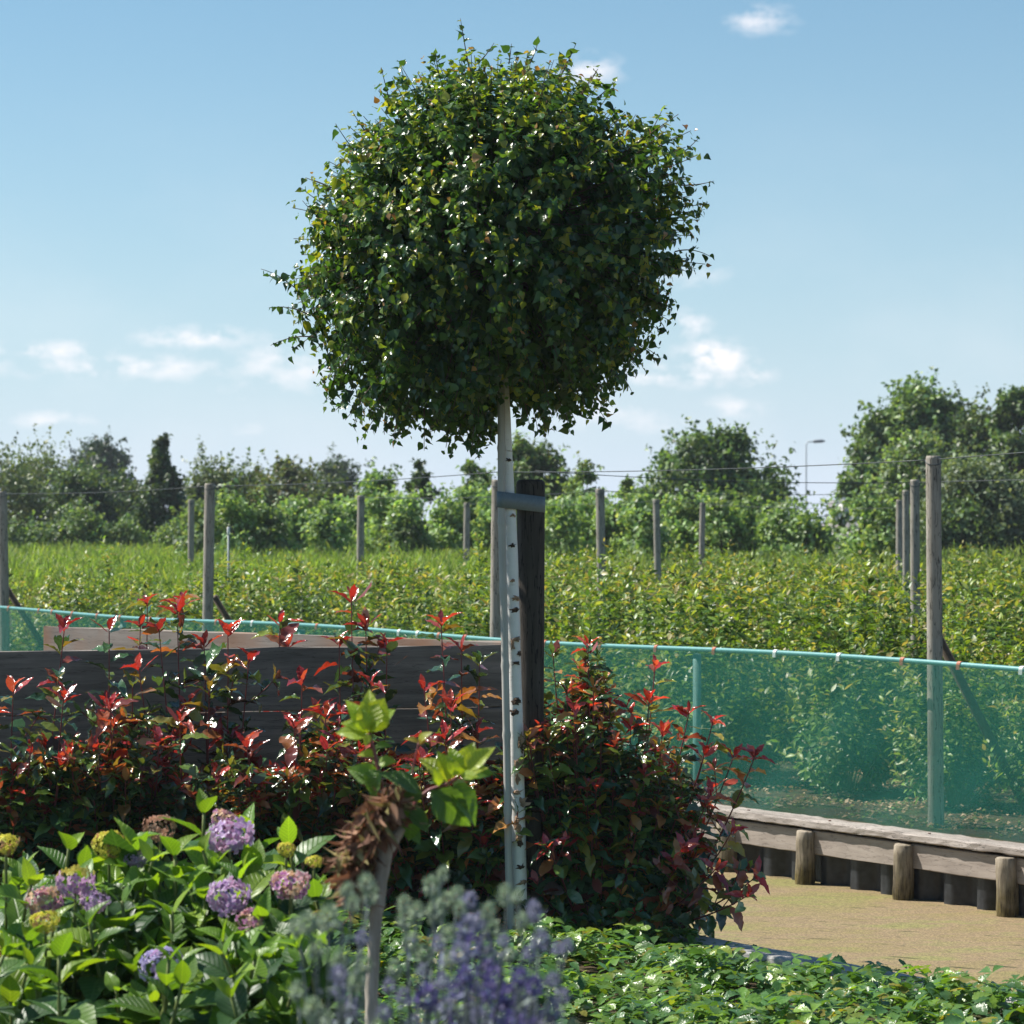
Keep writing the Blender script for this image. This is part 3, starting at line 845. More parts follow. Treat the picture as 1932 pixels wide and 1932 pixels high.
# --- crown
R = np.random.default_rng(50)
OUT = [(930, 85), (985, 88), (1035, 90), (1090, 118), (1130, 150), (1172, 205), (1205, 232), (1262, 225), (1318, 285), (1318, 345), (1312, 410), (1325, 480),
       (1270, 525), (1262, 580), (1238, 620), (1228, 680), (1185, 725), (1148, 770), (1090, 800), (1030, 800), (985, 780), (945, 775), (905, 845), (850, 850), (790, 815), (735, 815), (690, 800),
       (655, 760), (620, 725), (585, 680), (545, 630), (528, 575), (530, 540), (560, 480), (568, 420), (575, 365), (622, 310), (650, 255), (690, 205), (720, 150), (800, 120), (860, 105)]
CC = np.array([925., 470.])
ang = np.array([math.atan2(-(y - CC[1]), x - CC[0]) for x, y in OUT]); rad = np.array([math.hypot(x - CC[0], y - CC[1]) for x, y in OUT]) / F * D0
o_ = np.argsort(ang); ang = ang[o_]; rad = rad[o_]
angE = np.concatenate([ang - 2 * math.pi, ang, ang + 2 * math.pi]); radE = np.tile(rad, 3)
C0 = P(CC[0], CC[1], D0)
def crown_r(d):
    rho = np.hypot(d[:, 0], d[:, 2]); th = np.arctan2(d[:, 2], d[:, 0])
    Rr = np.interp(th, angE, radE)
    return 1 / np.sqrt((rho / Rr) ** 2 + (np.abs(d[:, 1]) / .74) ** 2)
nS = 760
gi = np.arange(nS) + .5
phi = np.arccos(1 - 2 * gi / nS); tht = math.pi * (1 + 5 ** .5) * gi
dirs = np.stack([np.cos(tht) * np.sin(phi), np.sin(tht) * np.sin(phi), np.cos(phi)], 1) + .05 * R.standard_normal((nS, 3))
dirs = unit(dirs)
rr = crown_r(dirs)
lump = np.ones(nS)
for _ in range(34):      # shallow hollows and bulges
    c = unit(R.standard_normal(3)); lump += R.choice([-.15, .045]) * np.exp(-((1 - dirs @ c) / .035))
lump = 1 + (np.clip(lump, .80, 1.05) - 1) * (.18 + .82 * np.abs(dirs[:, 1]))
rr = rr * lump * (1 + .045 * R.standard_normal(nS)) * .985
LV = Leaves(); TW = Geo()
MAT_G = [(.040, .095, .026), (.052, .115, .028), (.030, .078, .028), (.070, .14, .030), (.040, .095, .038)]
YNG = [(.22, .27, .035), (.27, .28, .04), (.15, .22, .03), (.16, .24, .035)]
BRZ = [(.30, .17, .06), (.26, .13, .06), (.28, .2, .07)]
def birch_shoot(p0, p1, bend, dens, young=.5, Lm=.044, start=.25, sc_=.015):
    pts = curve(p0, p1, bend, 10); Lh = plen(pts)
    n = max(4, int(Lh * (1 - start) * dens)); s = Lh * (start + (1 - start) * (np.arange(n) + R.random(n) * .8) / n)
    pos, tg = along(pts, s)
    ph = np.arange(n) * 2.4 + R.random() * 6.3
    a, nn = spiral(tg, ph + .5 * R.standard_normal(n), np.radians(62) + .35 * R.standard_normal(n))
    side = R.standard_normal((n, 3)) * sc_
    pos = pos + side
    tz = np.clip((pos[:, 2] - (C0[2] - .2)) / .8, 0, 1)[:, None]
    a = unit(a + np.array([0, 0, -1.]) * (.85 - .65 * tz) + .38 * R.standard_normal((n, 3)))
    out = unit(pos - C0)
    nn = unit((.8 - .5 * tz) * out + np.array([0, 0, 1.]) * (.45 + .6 * tz) + .5 * R.standard_normal((n, 3)))
    fr = s / Lh
    up = np.clip((pos[:, 2] - (C0[2] - .75)) / 1.4, 0, 1)
    isy = R.random(n) < (young * np.clip((fr - .4) / .6, 0, 1) ** 1.1 * (.10 + .90 * up))
    isb = R.random(n) < (.28 * (fr > .95) * (.05 + .95 * up))
    c = pick(MAT_G, n); c[isy] = pick(YNG, isy.sum()); c[isb] = pick(BRZ, isb.sum())
    L = Lm * (1 + .2 * R.standard_normal(n)) * np.where(fr > .85, .62, 1.0)
    LV.add(pos, a, nn, np.clip(L, .018, .075), np.clip(c, .005, .6))
    return pts
limbs = []
for i in range(9):
    a = 2 * math.pi * i / 9 + .3; zq = R.uniform(500, 720)
    p0, _ = on_trunk(zq)
    d = unit(np.array([math.cos(a), math.sin(a) * .9, R.uniform(.1, 1.0)]))
    p1 = C0 + d * .42 + np.array([0, 0, -.05])
    limb = curve(p0, p1, p0 + np.array([d[0] * .12, d[1] * .12, .15]), 10)
    TW.tube(limb, np.linspace(.014, .006, 10), k=6); limbs.append(limb)
limbp = np.concatenate([l[4:] for l in limbs] + [tpts[-14:]])
for i in range(nS):
    tip = C0 + dirs[i] * rr[i]
    f0 = R.uniform(.42, .6)
    mid = C0 + dirs[i] * rr[i] * f0
    j = np.argmin(np.linalg.norm(limbp - (C0 + (mid - C0) * .6), axis=1)); root = limbp[j]
    low = dirs[i][2] < -.15
    bend = mid * .5 + tip * .5 + np.array([0, 0, .10 if low else .03]) + .03 * R.standard_normal(3)
    st = mid
    birch_shoot(st, tip, bend, 128, young=.75, start=.15)
    TW.tube(curve(root, tip, (mid + bend) / 2, 7), np.linspace(.0035, .0012, 7), k=4, cap=False)
# a second, inner layer closes the crown
nI = 260
d2 = unit(R.standard_normal((nI, 3))); r2 = crown_r(d2) * R.uniform(.55, .8, nI)
for i in range(nI):
    t_ = C0 + d2[i] * r2[i]; birch_shoot(t_ - d2[i] * .22, t_, t_ - d2[i] * .1 + np.array([0, 0, .02]), 90, young=.05)
# long shoots that break the outline
for (x0, y0, x1, y1) in [(885, 130, 869, 38), (1055, 150, 1087, 82), (1000, 120, 1015, 82), (905, 110, 932, 75), (680, 300, 634, 236), (700, 260, 662, 203), (640, 400, 563, 348), (620, 430, 575, 385), (575, 560, 493, 508),
                         (590, 600, 512, 585), (600, 640, 515, 655), (1215, 270, 1256, 192), (1270, 300, 1322, 255), (1285, 350, 1347, 342), (1275, 400, 1330, 395), (1270, 480, 1338, 490), (1190, 650, 1237, 687),
                         (1100, 740, 1150, 800), (760, 760, 745, 835), (800, 770, 800, 850), (860, 780, 905, 868), (700, 720, 668, 808), (1200, 560, 1275, 575), (735, 190, 718, 122), (770, 170, 757, 128), (1120, 190, 1165, 150),
                         (880, 780, 850, 862), (640, 690, 620, 745), (1150, 690, 1190, 740), (1060, 760, 1075, 815), (985, 750, 1000, 812), (1020, 750, 1030, 822), (930, 760, 925, 835), (905, 760, 890, 850), (1005, 740, 985, 800), (730, 770, 728, 822), (1230, 590, 1262, 630), (1180, 240, 1200, 215), (830, 150, 822, 103), (960, 130, 965, 92)]:
    yy = R.uniform(-.15, .1)
    a = P(x0, y0, D0) + [0, yy, 0]; b = P(x1, y1, D0) + [0, yy, 0]
    b_ = (a + b) / 2 + np.array([0, 0, .03 if y1 > 450 else -.01])
    pts = birch_shoot(a, b, b_, 62, young=.6 if y1 < 500 else .2, Lm=.042, start=.0, sc_=.003)
    TW.tube(pts, np.linspace(.0028, .001, 10), k=5)
TW.build('branches', M_STEMBRN, birch)
LV.build('crown', T_BIRCH, M_BIRCHLEAF, birch)

# bamboo cane
M_CANE = wood_mat('grey_bamboo', [(.3, (.30, .28, .25)), (.55, (.44, .42, .38)), (.8, (.56, .53, .49))], (20, 20, .5), nscale=2.5, bump=.1, rough=.55)
cp = np.array([P(966, 1790, D0 - .05), P(960, 1640, D0 - .05), P(956, 1400, D0 - .048), P(952, 1200, D0 - .046), P(948, 1050, D0 - .045), P(946, 940, D0 - .044), P(946, 780, D0 - .043), P(944, 700, D0 - .04)])
cp[:, 0] += .0
cane = empty('bamboo_cane', (cp[0][0], cp[0][1], 0), 'slim grey bamboo cane tied against the left of the birch trunk', 'cane')
ct = np.linspace(0, 7, 140); cps = np.stack([np.interp(ct, np.arange(8), cp[:, j]) for j in range(3)], 1)
cr = np.full(140, .0145)
for zn in (cps[0][2] + np.array([.2, .52, .80, 1.06, 1.34, 1.60, 1.88])):
    cr += .0028 * np.exp(-((cps[:, 2] - zn) / .009) ** 2)
cps[0, 2] = -.05
Geo().tube(cps, cr, k=14).build('cane_shaft', M_CANE, cane)
# stake
M_STAKE = wood_mat('dark_stake_wood', [(.25, (.022, .018, .015)), (.5, (.055, .046, .038)), (.7, (.10, .085, .072)), (.85, (.15, .13, .11))], (10, 10, .7), nscale=3.5, bump=.9, cracks=1.0)
DS = D0 + .10
sk = P(1002, 1700, DS)
stake = empty('tree_stake', (sk[0], sk[1], 0), 'thick dark weathered wooden stake behind the birch trunk', 'stake')
sp_ = [(1003, 1800, 36), (1002, 1600, 44), (1002, 1400, 47), (1002, 1200, 50), (1002, 1000, 52), (1001, 915, 54), (1001, 909, 52), (1001, 905, 44)]
Geo().tube([P(x, y, DS) for x, y, _ in sp_], [w_ / F * DS / 2 for *_, w_ in sp_], k=26, wob=.012).build('stake_shaft', M_STAKE, stake)
# strap: a band round cane, trunk and stake
M_STRAP = plain_mat('blue_grey_strap', (.15, .19, .215), .6, .35, var=.08, nscale=90, bump=.2)
def hull_band(circs, z0, z1, slope, t):
    pts = []
    for (x, y, r) in circs:
        for a in np.linspace(0, 2 * math.pi, 32, endpoint=False): pts.append((x + (r + t) * math.cos(a), y + (r + t) * math.sin(a)))
    pts = sorted(pts)
    def half(p):
        h = []
        for q in p:
            while len(h) >= 2 and (h[-1][0]-h[-2][0])*(q[1]-h[-2][1]) - (h[-1][1]-h[-2][1])*(q[0]-h[-2][0]) <= 0: h.pop()
            h.append(q)
        return h[:-1]
    H = half(pts) + half(pts[::-1])
    V = []; n = len(H)
    cx, cy = np.mean(H, axis=0)
    for (x, y) in H:
        d = unit(np.array([x - cx, y - cy])) * .0025
        dzz = slope * (x - H[0][0])
        V += [(x, y, z0 + dzz), (x, y, z1 + dzz), (x - d[0], y - d[1], z1 + dzz), (x - d[0], y - d[1], z0 + dzz)]
    T = []
    for i in range(n):
        a = 4 * i; b = 4 * ((i + 1) % n)
        for q in range(4):
            q2 = (q + 1) % 4
            T += [(a + q, b + q, b + q2), (a + q, b + q2, a + q2)]
    return V, T
tc_, trr = on_trunk(945); stx = P(1001, 945, DS); cn = P(946, 945, D0 - .044)
V, T = hull_band([(tc_[0], tc_[1], trr), (stx[0], stx[1], .054), (cn[0], cn[1], .0155)], P(0, 957, D0)[2], P(0, 927, D0)[2], -.11, .002)
st = tri_mesh('tree_tie', V, T, M_STRAP, smooth=True, org=tc_); st.location = tuple(tc_)
tag(st, 'blue grey rubber strap holding the birch and cane to the dark stake', 'strap')

# ------------------------------------------------------------------ photinia
RED = [(.36, .03, .03), (.42, .05, .035), (.26, .025, .03), (.40, .08, .05), (.26, .04, .05)]
BRN = [(.30, .12, .04), (.26, .08, .04), (.20, .18, .03), (.34, .17, .045), (.18, .05, .04)]
GRN = [(.05, .12, .035), (.09, .16, .03), (.03, .08, .035), (.15, .20, .03), (.045, .10, .045)]
DRK = [(.08, .03, .03), (.028, .068, .032), (.03, .075, .035), (.022, .055, .035), (.04, .08, .03), (.06, .035, .025), (.035, .085, .035), (.05, .10, .03)]
def photinia(basep, tips, fill, name, label, group, redness=1.0, ls=1.0, br=1.0):
    root = empty(name, (basep[0], basep[1], 0), label, 'shrub', group)
    lv = Leaves(); st_ = Geo()
    b0 = np.array([basep[0], basep[1], 0.0])
    def shoot(p0, p1, bend, cov, Ls, gap, red, rad=.0035):
        Ls = Ls * ls
        pts = curve(p0, p1, bend, 12); Lh = plen(pts)
        st_.tube(pts, np.linspace(rad, .0022, 12), k=5, cap=False)
        s = np.arange(Lh - cov, Lh - .012, gap); s = s[s > 0.02]; n = len(s)
        if n:
            s = s + R.uniform(-.3, .3, n) * gap
            pos, tg = along(pts, s); fr = (Lh - s)
            a, nn = spiral(tg, np.arange(n) * 2.4 + R.random() * 6, np.radians(62) + .22 * R.standard_normal(n))
            a = unit(a + np.array([0, 0, -.12]) * R.random((n, 1)) + .15 * R.standard_normal((n, 3)))
            nn = unit(nn + .35 * R.standard_normal((n, 3)) + [0, 0, .3])
            c = pick(GRN, n); br = R.random(n) < np.clip(.75 - fr / .35, .12, .65) * max(red, .5); c[br] = pick(BRN, br.sum())
            rd_ = R.random(n) < np.clip(.24 - fr / .14, .02, .24) * red; c[rd_] = pick(RED, rd_.sum())
            dk = (R.random(n) < np.clip((fr - .14) / .3, 0, .68)); c[dk] = pick(DRK, dk.sum())
            lv.add(pos, a, nn, Ls * (1 + .15 * R.standard_normal(n)), c)
        # tip whorl of upright young leaves
        k_ = R.integers(3, 6)
        pos, tg = along(pts, np.full(k_, Lh - .004) - np.arange(k_) * .006)
        al = np.radians(np.linspace(14, 52, k_)) + .1 * R.standard_normal(k_)
        a, nn = spiral(tg, np.arange(k_) * 2.4 + R.random() * 6, al)
        c = pick(RED, k_, .12) if R.random() < red * .95 else (pick(GRN, k_) if R.random() < .5 else pick(BRN + GRN[:2], k_))
        lv.add(pos, a, nn, Ls * np.linspace(.62, .98, k_), c, .8)
    for tip in tips:
        tip = np.asarray(tip, float); h = tip[2]
        p0 = b0 + np.array([(tip[0] - b0[0]) * .45, (tip[1] - b0[1]) * .3, 0.05])
        bend = np.array([p0[0] * .35 + tip[0] * .65, p0[1] * .35 + tip[1] * .65, h * .55]) + .02 * R.standard_normal(3)
        shoot(p0, tip, bend, R.uniform(.42, .62), .108, .036, 1.0 * redness, .0045)
        for _ in range(R.integers(1, 4)):     # side shoots
            q = R.uniform(.5, .85); m_ = curve(p0, tip, bend, 12)[int(q * 11)]
            e = m_ + np.array([R.uniform(-.12, .12), R.uniform(-.1, .1), R.uniform(.04, .14)])
            shoot(m_, e, (m_ + e) / 2 + [0, 0, -.02], .14, .085, .03, .45 * redness, .0025)
    (x0, x1, y0, y1, zf, nf_) = fill
    for _ in range(nf_):
        x = R.uniform(x0, x1); y = R.uniform(y0, y1); zt = zf(x)
        z = zt * R.uniform(.03, 1.0) ** .75
        tip = np.array([x, y, max(.06, z)])
        p0 = np.array([b0[0] + (x - b0[0]) * .55, b0[1] + (y - b0[1]) * .5, max(.02, z * .35)])
        hgt = z / zt
        shoot(p0, tip, (p0 + tip) / 2 + np.array([(x - b0[0]) * .12, (y - b0[1]) * .12, .0]), R.uniform(.24, .38), R.uniform(.08, .105), .020, (.36 if hgt > .75 else .10) * redness)
    st_.build('stems', M_STEMRED, root)
    lv.d[4] = [c_ * br for c_ in lv.d[4]]
    lv.build('foliage', T_PHOT, M_PHOT, root, tipcol=None)
    return root
R = np.random.default_rng(51)
DP = 11.25
# tall shoots seen against the boards, taken per shrub: (px, py, distance)
def tp_(l): return [P(x, y, d) for x, y, d in l]
GP = 'red tipped photinia shrubs along the board screen'
zl = lambda x: .70 + .07 * math.sin(x * 7) + .05 * math.sin(x * 17 + 1)
photinia((-1.95, 11.2), tp_([(25, 1300, 11.0), (122, 1182, 11.2), (120, 1315, 10.9), (-30, 1350, 11), (60, 1400, 10.9), (200, 1330, 11.1)]), (-2.35, -1.62, 10.85, 11.45, zl, 165), 'photinia_shrub', 'red tipped photinia at the far left edge, one tall shoot crossing the pale board', GP)
photinia((-1.5, 11.25), tp_([(206, 1188, 11.2), (208, 1335, 10.95), (300, 1400, 10.9), (180, 1420, 10.9), (250, 1290, 11.3)]), (-1.85, -1.2, 10.85, 11.5, zl, 160), 'photinia_shrub', 'photinia with a single red tipped shoot over the dark board, second shrub from the left', GP)
photinia((-1.18, 11.45), tp_([(335, 1150, 11.5), (275, 1140, 14.0)][:1] + [(300, 1190, 11.45), (385, 1215, 11.45), (262, 1260, 11.4), (340, 1360, 10.95), (430, 1190, 11.3), (470, 1245, 11.35), (395, 1300, 11.3)]), (-1.45, -.85, 10.9, 11.55, zl, 160), 'photinia_shrub', 'tall branching photinia with green leaves and red tip rising over the board edge', GP)
photinia((-.85, 11.2), tp_([(570, 1288, 11.1), (555, 1372, 10.9), (465, 1405, 10.9), (615, 1350, 11.1), (640, 1400, 10.95)]), (-1.1, -.5, 10.85, 11.45, zl, 155), 'photinia_shrub', 'photinia with bright red tip against the dark boards left of the pale hydrangea branch', GP)
photinia((-.55, 11.5), tp_([(663, 1130, 11.6), (690, 1180, 11.55), (640, 1215, 11.6), (730, 1220, 11.5), (700, 1290, 11.4)]), (-.8, -.3, 11.1, 11.6, zl, 130), 'photinia_shrub', 'tall photinia with two red tipped shoots rising clear of the board screen', GP)
photinia((-.2, 11.25), tp_([(832, 1178, 11.3), (870, 1225, 11.3), (800, 1300, 11.2), (850, 1330, 11.1), (905, 1250, 11.35), (840, 1390, 10.95), (900, 1380, 11.2)]), (-.5, .05, 10.9, 11.45, zl, 155), 'photinia_shrub', 'photinia with bronze and red shoots just left of the bamboo cane', GP)
zr = lambda x: max(.3, 1.0 - .55 * max(0, x - .3) / .5) * (1 + .16 * math.sin(x * 23 + .5))
photinia((.34, 11.3), tp_([(1043, 1232, 11.4), (1070, 1300, 11.2), (1110, 1295, 11.3), (1150, 1330, 11.3), (1236, 1258, 11.35), (1225, 1320, 11.3), (1300, 1345, 11.35), (1345, 1362, 11.3), (1190, 1370, 11.2), (1330, 1420, 11.1), (1250, 1380, 11.1),
                          (1385, 1425, 11.1), (1425, 1425, 11.0), (1060, 1370, 11.1), (1340, 1500, 10.9), (1425, 1655, 10.75), (1380, 1570, 10.9), (1410, 1690, 10.7), (1290, 1600, 10.8), (1350, 1640, 10.75), (1035, 1600, 10.85)]),
         (.05, .74, 10.9, 11.65, zr, 330), 'photinia_shrub', 'large spreading photinia right of the birch trunk, leaning over the pond', None, 1.0, .86, 1.35)
# one more photinia behind the boards, only its bronze tips showing
photinia((-1.7, 13.2), tp_([(278, 1138, 13.1), (345, 1135, 13.2), (265, 1180, 13.0)]), (-1.9, -1.45, 12.95, 13.3, lambda x: .9, 30), 'photinia_shrub', 'photinia behind the boards with only its orange tips showing', None, .9)
photinia((-.95, 12.9), tp_([(528, 1175, 12.6), (545, 1215, 12.7)]), (-1.1, -.8, 12.5, 12.8, lambda x: .85, 14), 'photinia_shrub', 'small photinia tip peeking over the pale board left of centre', None, 1)

# ------------------------------------------------------------------ hydrangea bush
R = np.random.default_rng(52)
HD = 7.0
HG = [(.065, .145, .022), (.05, .12, .024), (.035, .09, .026), (.09, .18, .025), (.03, .075, .028)]
HY = [(.15, .27, .03), (.19, .30, .03), (.11, .22, .03)]
hb = P(330, 1900, HD)
hroot = empty('hydrangea_bush', (hb[0], hb[1], 0), 'broad hydrangea bush with lime green leaves and mophead flowers at lower left', 'shrub')
lv = Leaves(); stg = Geo()
def hyd_shoot(tip, d, L, npair=4, top=True, size=.125):
    tip = np.asarray(tip, float); bot = tip - np.asarray(d) * L
    bot2 = np.array([bot[0] * .8 + hb[0] * .2, bot[1] * .8 + hb[1] * .2, max(.05, bot[2] - .1)])
    pts = curve(bot2, tip, bot, 10); Lh = plen(pts)
    stg.tube(pts, np.linspace(.006, .004, 10), k=6)
    ph0 = R.random() * 3.14
    for k_ in range(npair):
        s = Lh - .012 - k_ * .046 * (1 + .15 * k_) 
        if s < .02: break
        pos, tg = along(pts, np.array([s, s]))
        al = np.radians([24, 46, 66, 80, 88][min(k_, 4)]) + .1 * R.standard_normal(2)
        a, nn = spiral(tg, np.array([ph0, ph0 + math.pi]) + k_ * math.pi / 2, al)
        a = unit(a + .08 * R.standard_normal((2, 3)) + np.array([0, 0, -.05 * k_]))
        nn = unit(nn + .12 * R.standard_normal((2, 3)))
        Ls = size * [.5, .82, 1.0, 1.05, 1.0][min(k_, 4)] * (1 + .1 * R.standard_normal(2))
        if not top and k_ == 0: Ls = Ls * 1.3
        c = pick(HY if k_ < 1 else (HY + HG if k_ == 1 else HG), 2, .12)
        lv.add(pos, a, nn, Ls, c)
# named crowns of leaves seen in the photo
crowns = [(385, 1530, 6.9), (130, 1600, 6.9), (245, 1590, 6.8), (330, 1610, 6.7), (545, 1590, 6.9), (480, 1640, 6.8), (230, 1700, 6.6), (325, 1720, 6.5), (385, 1690, 6.6), (150, 1790, 6.45), (405, 1800, 6.5),
          (560, 1830, 6.5), (20, 1790, 6.5), (300, 1660, 6.8), (180, 1640, 6.9), (60, 1690, 6.8), (270, 1790, 6.6), (460, 1900, 6.4), (270, 1900, 6.3), (100, 1900, 6.3), (350, 1870, 6.4), (520, 1740, 6.7), (30, 1900, 6.3), (470, 1570, 7.1), (440, 1760, 6.6)]
for (x, y, d) in crowns:
    hyd_shoot(P(x, y, d), unit([R.uniform(-.2, .2), R.uniform(-.3, .05), 1]), .32, 4, True, R.uniform(.145, .175))
for i_ in range(190):
    x = R.uniform(-60, 620); y = R.uniform(1590 + 60 * abs(x - 300) / 300, 1990); d = R.uniform(6.5, 7.5)
    if i_ > 140: y = R.uniform(1770, 1990); d = R.uniform(5.95, 6.5)
    hyd_shoot(P(x, y, d), unit([R.uniform(-.45, .45), R.uniform(-.5, .2), 1]), .24, 5, True, R.uniform(.12, .16))
# flower heads
def floret(cl, ce, rs, c, nrm, r, ci, co, green=False):
    """four rounded petals round a small eye"""
    n = unit(nrm); ref = np.array([0, 0, 1.0]) if abs(n[2]) < .9 else np.array([1.0, 0, 0])
    u = unit(np.cross(n, ref)); v = np.cross(n, u); a0 = R.random() * 1.57
    V = [c + n * .001]; C = [np.array(ce)]; T = []
    for q in range(4):
        a = a0 + q * math.pi / 2 + .08 * R.standard_normal()
        b = len(V)
        for (f, w_, lift, cc) in ((.5, .66, .05, ci), (.84, .76, .10, ci), (1.06, .56, .08, co)):
            for sg in (1, -1):
                an = a + sg * w_ * .62 / max(f, .5) * .9
                V.append(c + r * (f * (math.cos(an) * u + math.sin(an) * v) + n * (lift + .08 * R.standard_normal()))); C.append(np.array(cc))
        T += [(0, b + 1, b), (b, b + 1, b + 3), (b, b + 3, b + 2), (b + 2, b + 3, b + 5), (b + 2, b + 5, b + 4)]
    return np.array(V), np.array(C), np.array(T)
def mophead(px, py, d, r, kind, label):
    c = P(px, py, d + .06); VVs, CCs, TTs = [], [], []; nn = 0
    face = unit(np.array([0, -.55, .8]) + .1 * R.standard_normal(3))
    nfl = int(40 if kind != 'lime' else 120)
    gi = np.arange(nfl) + .5; ph = np.arccos(1 - 1.55 * gi / nfl); th = math.pi * (1 + 5 ** .5) * gi
    for i in range(nfl):
        dl = np.array([math.cos(th[i]) * math.sin(ph[i]), math.sin(th[i]) * math.sin(ph[i]), math.cos(ph[i])])
        zax = face; xa = unit(np.cross([0, 1, .3], zax)); ya = np.cross(zax, xa)
        dw = dl[0] * xa + dl[1] * ya + dl[2] * zax * .42
        pos = c + dw * r * (1 + .07 * R.standard_normal()) * (1 + .22 * math.sin(th[i] * 2 + 1) * math.sin(ph[i] * 2))
        if kind == 'lime':
            ci, co, fr = (.62, .62, .08), (.82, .80, .2), r * .18
            if R.random() < .2: ci, co = (.55, .3, .15), (.65, .5, .25)
        elif kind == 'pink':
            ci = (.42, .17, .38) if R.random() < .6 else (.55, .28, .30); co = (.86, .74, .68); fr = r * .31
            if R.random() < .3: ci, co = (.62, .42, .24), (.78, .68, .46)
        elif kind == 'mix':
            topf = dw[2]
            if topf > .3: ci, co, fr = (.45, .42, .07), (.62, .56, .16), r * .2
            else: ci, co, fr = (.46, .26, .46), (.86, .74, .76), r * .31
        elif kind == 'dry':
            ci, co, fr = (.42, .24, .15), (.58, .42, .30), r * .24
        elif kind == 'blue':
            ci = (.38, .36, .60) if R.random() < .7 else (.46, .30, .50); co = (.85, .84, .93); fr = r * .33
        else:  # purple
            ci = (.40, .27, .48) if R.random() < .6 else (.50, .30, .44); co = (.84, .76, .88); fr = r * .33
        v, cc, t_ = floret(None, np.array(co) * .6, None, pos, dw + .22 * R.standard_normal(3), fr * R.uniform(.85, 1.15), np.array(ci), np.array(co))
        VVs.append(v); CCs.append(cc); TTs.append(t_ + nn); nn += len(v)
    # stalks inside
    o = tri_mesh('flower_head', np.concatenate(VVs), np.concatenate(TTs), M_PETAL, hroot, colors=np.clip(np.concatenate(CCs), 0, 1), org=np.array(hroot.location))
    tag(o, label)
    Geo().tube(curve(c - face * r * .2, c - np.array([0, 0, .35]), c - face * r - np.array([0, 0, .1]), 8), .0035, k=6).build('flower_stalk', M_STEMGRN, o, org=np.array(hroot.location))
HS = [(142, 1662, 6.45, .050, 'mix', 'lime and mauve flower head'), (82, 1700, 6.45, .046, 'pink', 'pink flower head'), (85, 1738, 6.3, .036, 'lime', 'lime yellow flower head'), (10, 1592, 6.6, .034, 'lime', 'lime flower head at the left edge'),
      (12, 1792, 6.4, .036, 'lime', 'lime flower head low at the left edge'), (205, 1592, 6.7, .042, 'lime', 'lime flower head among upper leaves'), (302, 1560, 6.8, .045, 'dry', 'dried peach flower head'),
      (432, 1578, 6.7, .060, 'purple', 'purple flower head near the top'), (432, 1692, 6.4, .052, 'purple', 'purple flower head in the middle'), (472, 1735, 6.35, .036, 'pink', 'small pink flower head'),
      (305, 1822, 6.2, .050, 'blue', 'lavender blue flower head low down'), (438, 1785, 6.35, .034, 'blue', 'small lilac flower head'), (548, 1668, 6.5, .048, 'pink', 'cream and pink flower head on the right'),
      (540, 1602, 6.8, .024, 'lime', 'small budding lime head'), (592, 1625, 6.7, .022, 'lime', 'tiny green budding head'), (258, 1618, 6.7, .03, 'purple', 'small lilac flower head between leaves'), (605, 1730, 6.5, .028, 'lime', 'small yellow green head behind the sea holly'),
      (178, 1700, 6.5, .035, 'purple', 'mauve flower head beside the lime one'), (420, 1545, 6.75, .03, 'pink', 'small pinkish head at the top')]
for h in HS:
    for q_ in range(2): hyd_shoot(P(h[0] + R.uniform(-55, 55), h[1] + R.uniform(55, 90), h[2] + R.uniform(-.12, .05)), unit([R.uniform(-.4, .4), R.uniform(-.5, 0), 1]), .26, 4, True, R.uniform(.10, .14))
stg.build('stems', M_STEMGRN, hroot)
lv.build('foliage', T_HYD, M_HYD, hroot, curlvar=.45)
for h in HS: mophead(h[0], h[1], h[2], h[3] * .82, h[4], h[5])

# ------------------------------------------------------------------ pale woody hydrangea branch with withered head
R = np.random.default_rng(53)
BD = 5.6
wb = P(701, 1932, BD)
wr = empty('hydrangea_branch', (wb[0], wb[1], 0), 'pale woody stem with a brown withered flower head and lime leaves, left of the birch', 'plant')
def bp_(l): return np.array([P(x, y, BD + (o if o else 0)) for x, y, o in l])
def rs(p, n=24):
    i = np.arange(len(p)); t = np.linspace(0, len(p) - 1, n); return np.stack([np.interp(t, i, p[:, j]) for j in range(3)], 1)
main = bp_([(698, 2010, 0), (700, 1930, 0), (703, 1830, 0), (709, 1740, 0), (718, 1660, 0), (727, 1605, 0), (742, 1585, 0), (760, 1562, 0)])
main[0, 2] = 0
G = Geo(); G.tube(rs(main, 40), np.interp(np.linspace(0, 1, 40), [0, .4, .7, .85, 1], [.012, .012, .015, .013, .007]), k=12, wob=.06)
G.tube(rs(bp_([(724, 1625, 0), (716, 1575, 0), (722, 1530, 0), (722, 1492, 0)])), np.linspace(.013, .006, 24), k=10, wob=.05)
G.build('woody_stem', M_DEADSTEM, wr)
G = Geo()
ups = rs(bp_([(722, 1495, 0), (715, 1455, 0), (705, 1410, 0), (694, 1384, 0)])); G.tube(ups, .0035, k=7)
rgt = rs(bp_([(766, 1560, 0), (785, 1510, 0), (810, 1490, 0), (848, 1478, 0), (870, 1462, 0)])); G.tube(rgt, .0035, k=7)
thin = rs(bp_([(770, 1540, .02), (776, 1470, .02), (783, 1430, .02), (790, 1402, .02)])); G.tube(thin, .002, k=6)
G.build('red_shoot', plain_mat('mauve_shoot', (.24, .07, .07), .5, .4), wr)
lv = Leaves()
LMG = [(.30, .42, .04), (.22, .34, .035), (.34, .42, .05)]; MDG = [(.10, .20, .03), (.13, .24, .035), (.075, .15, .035)]
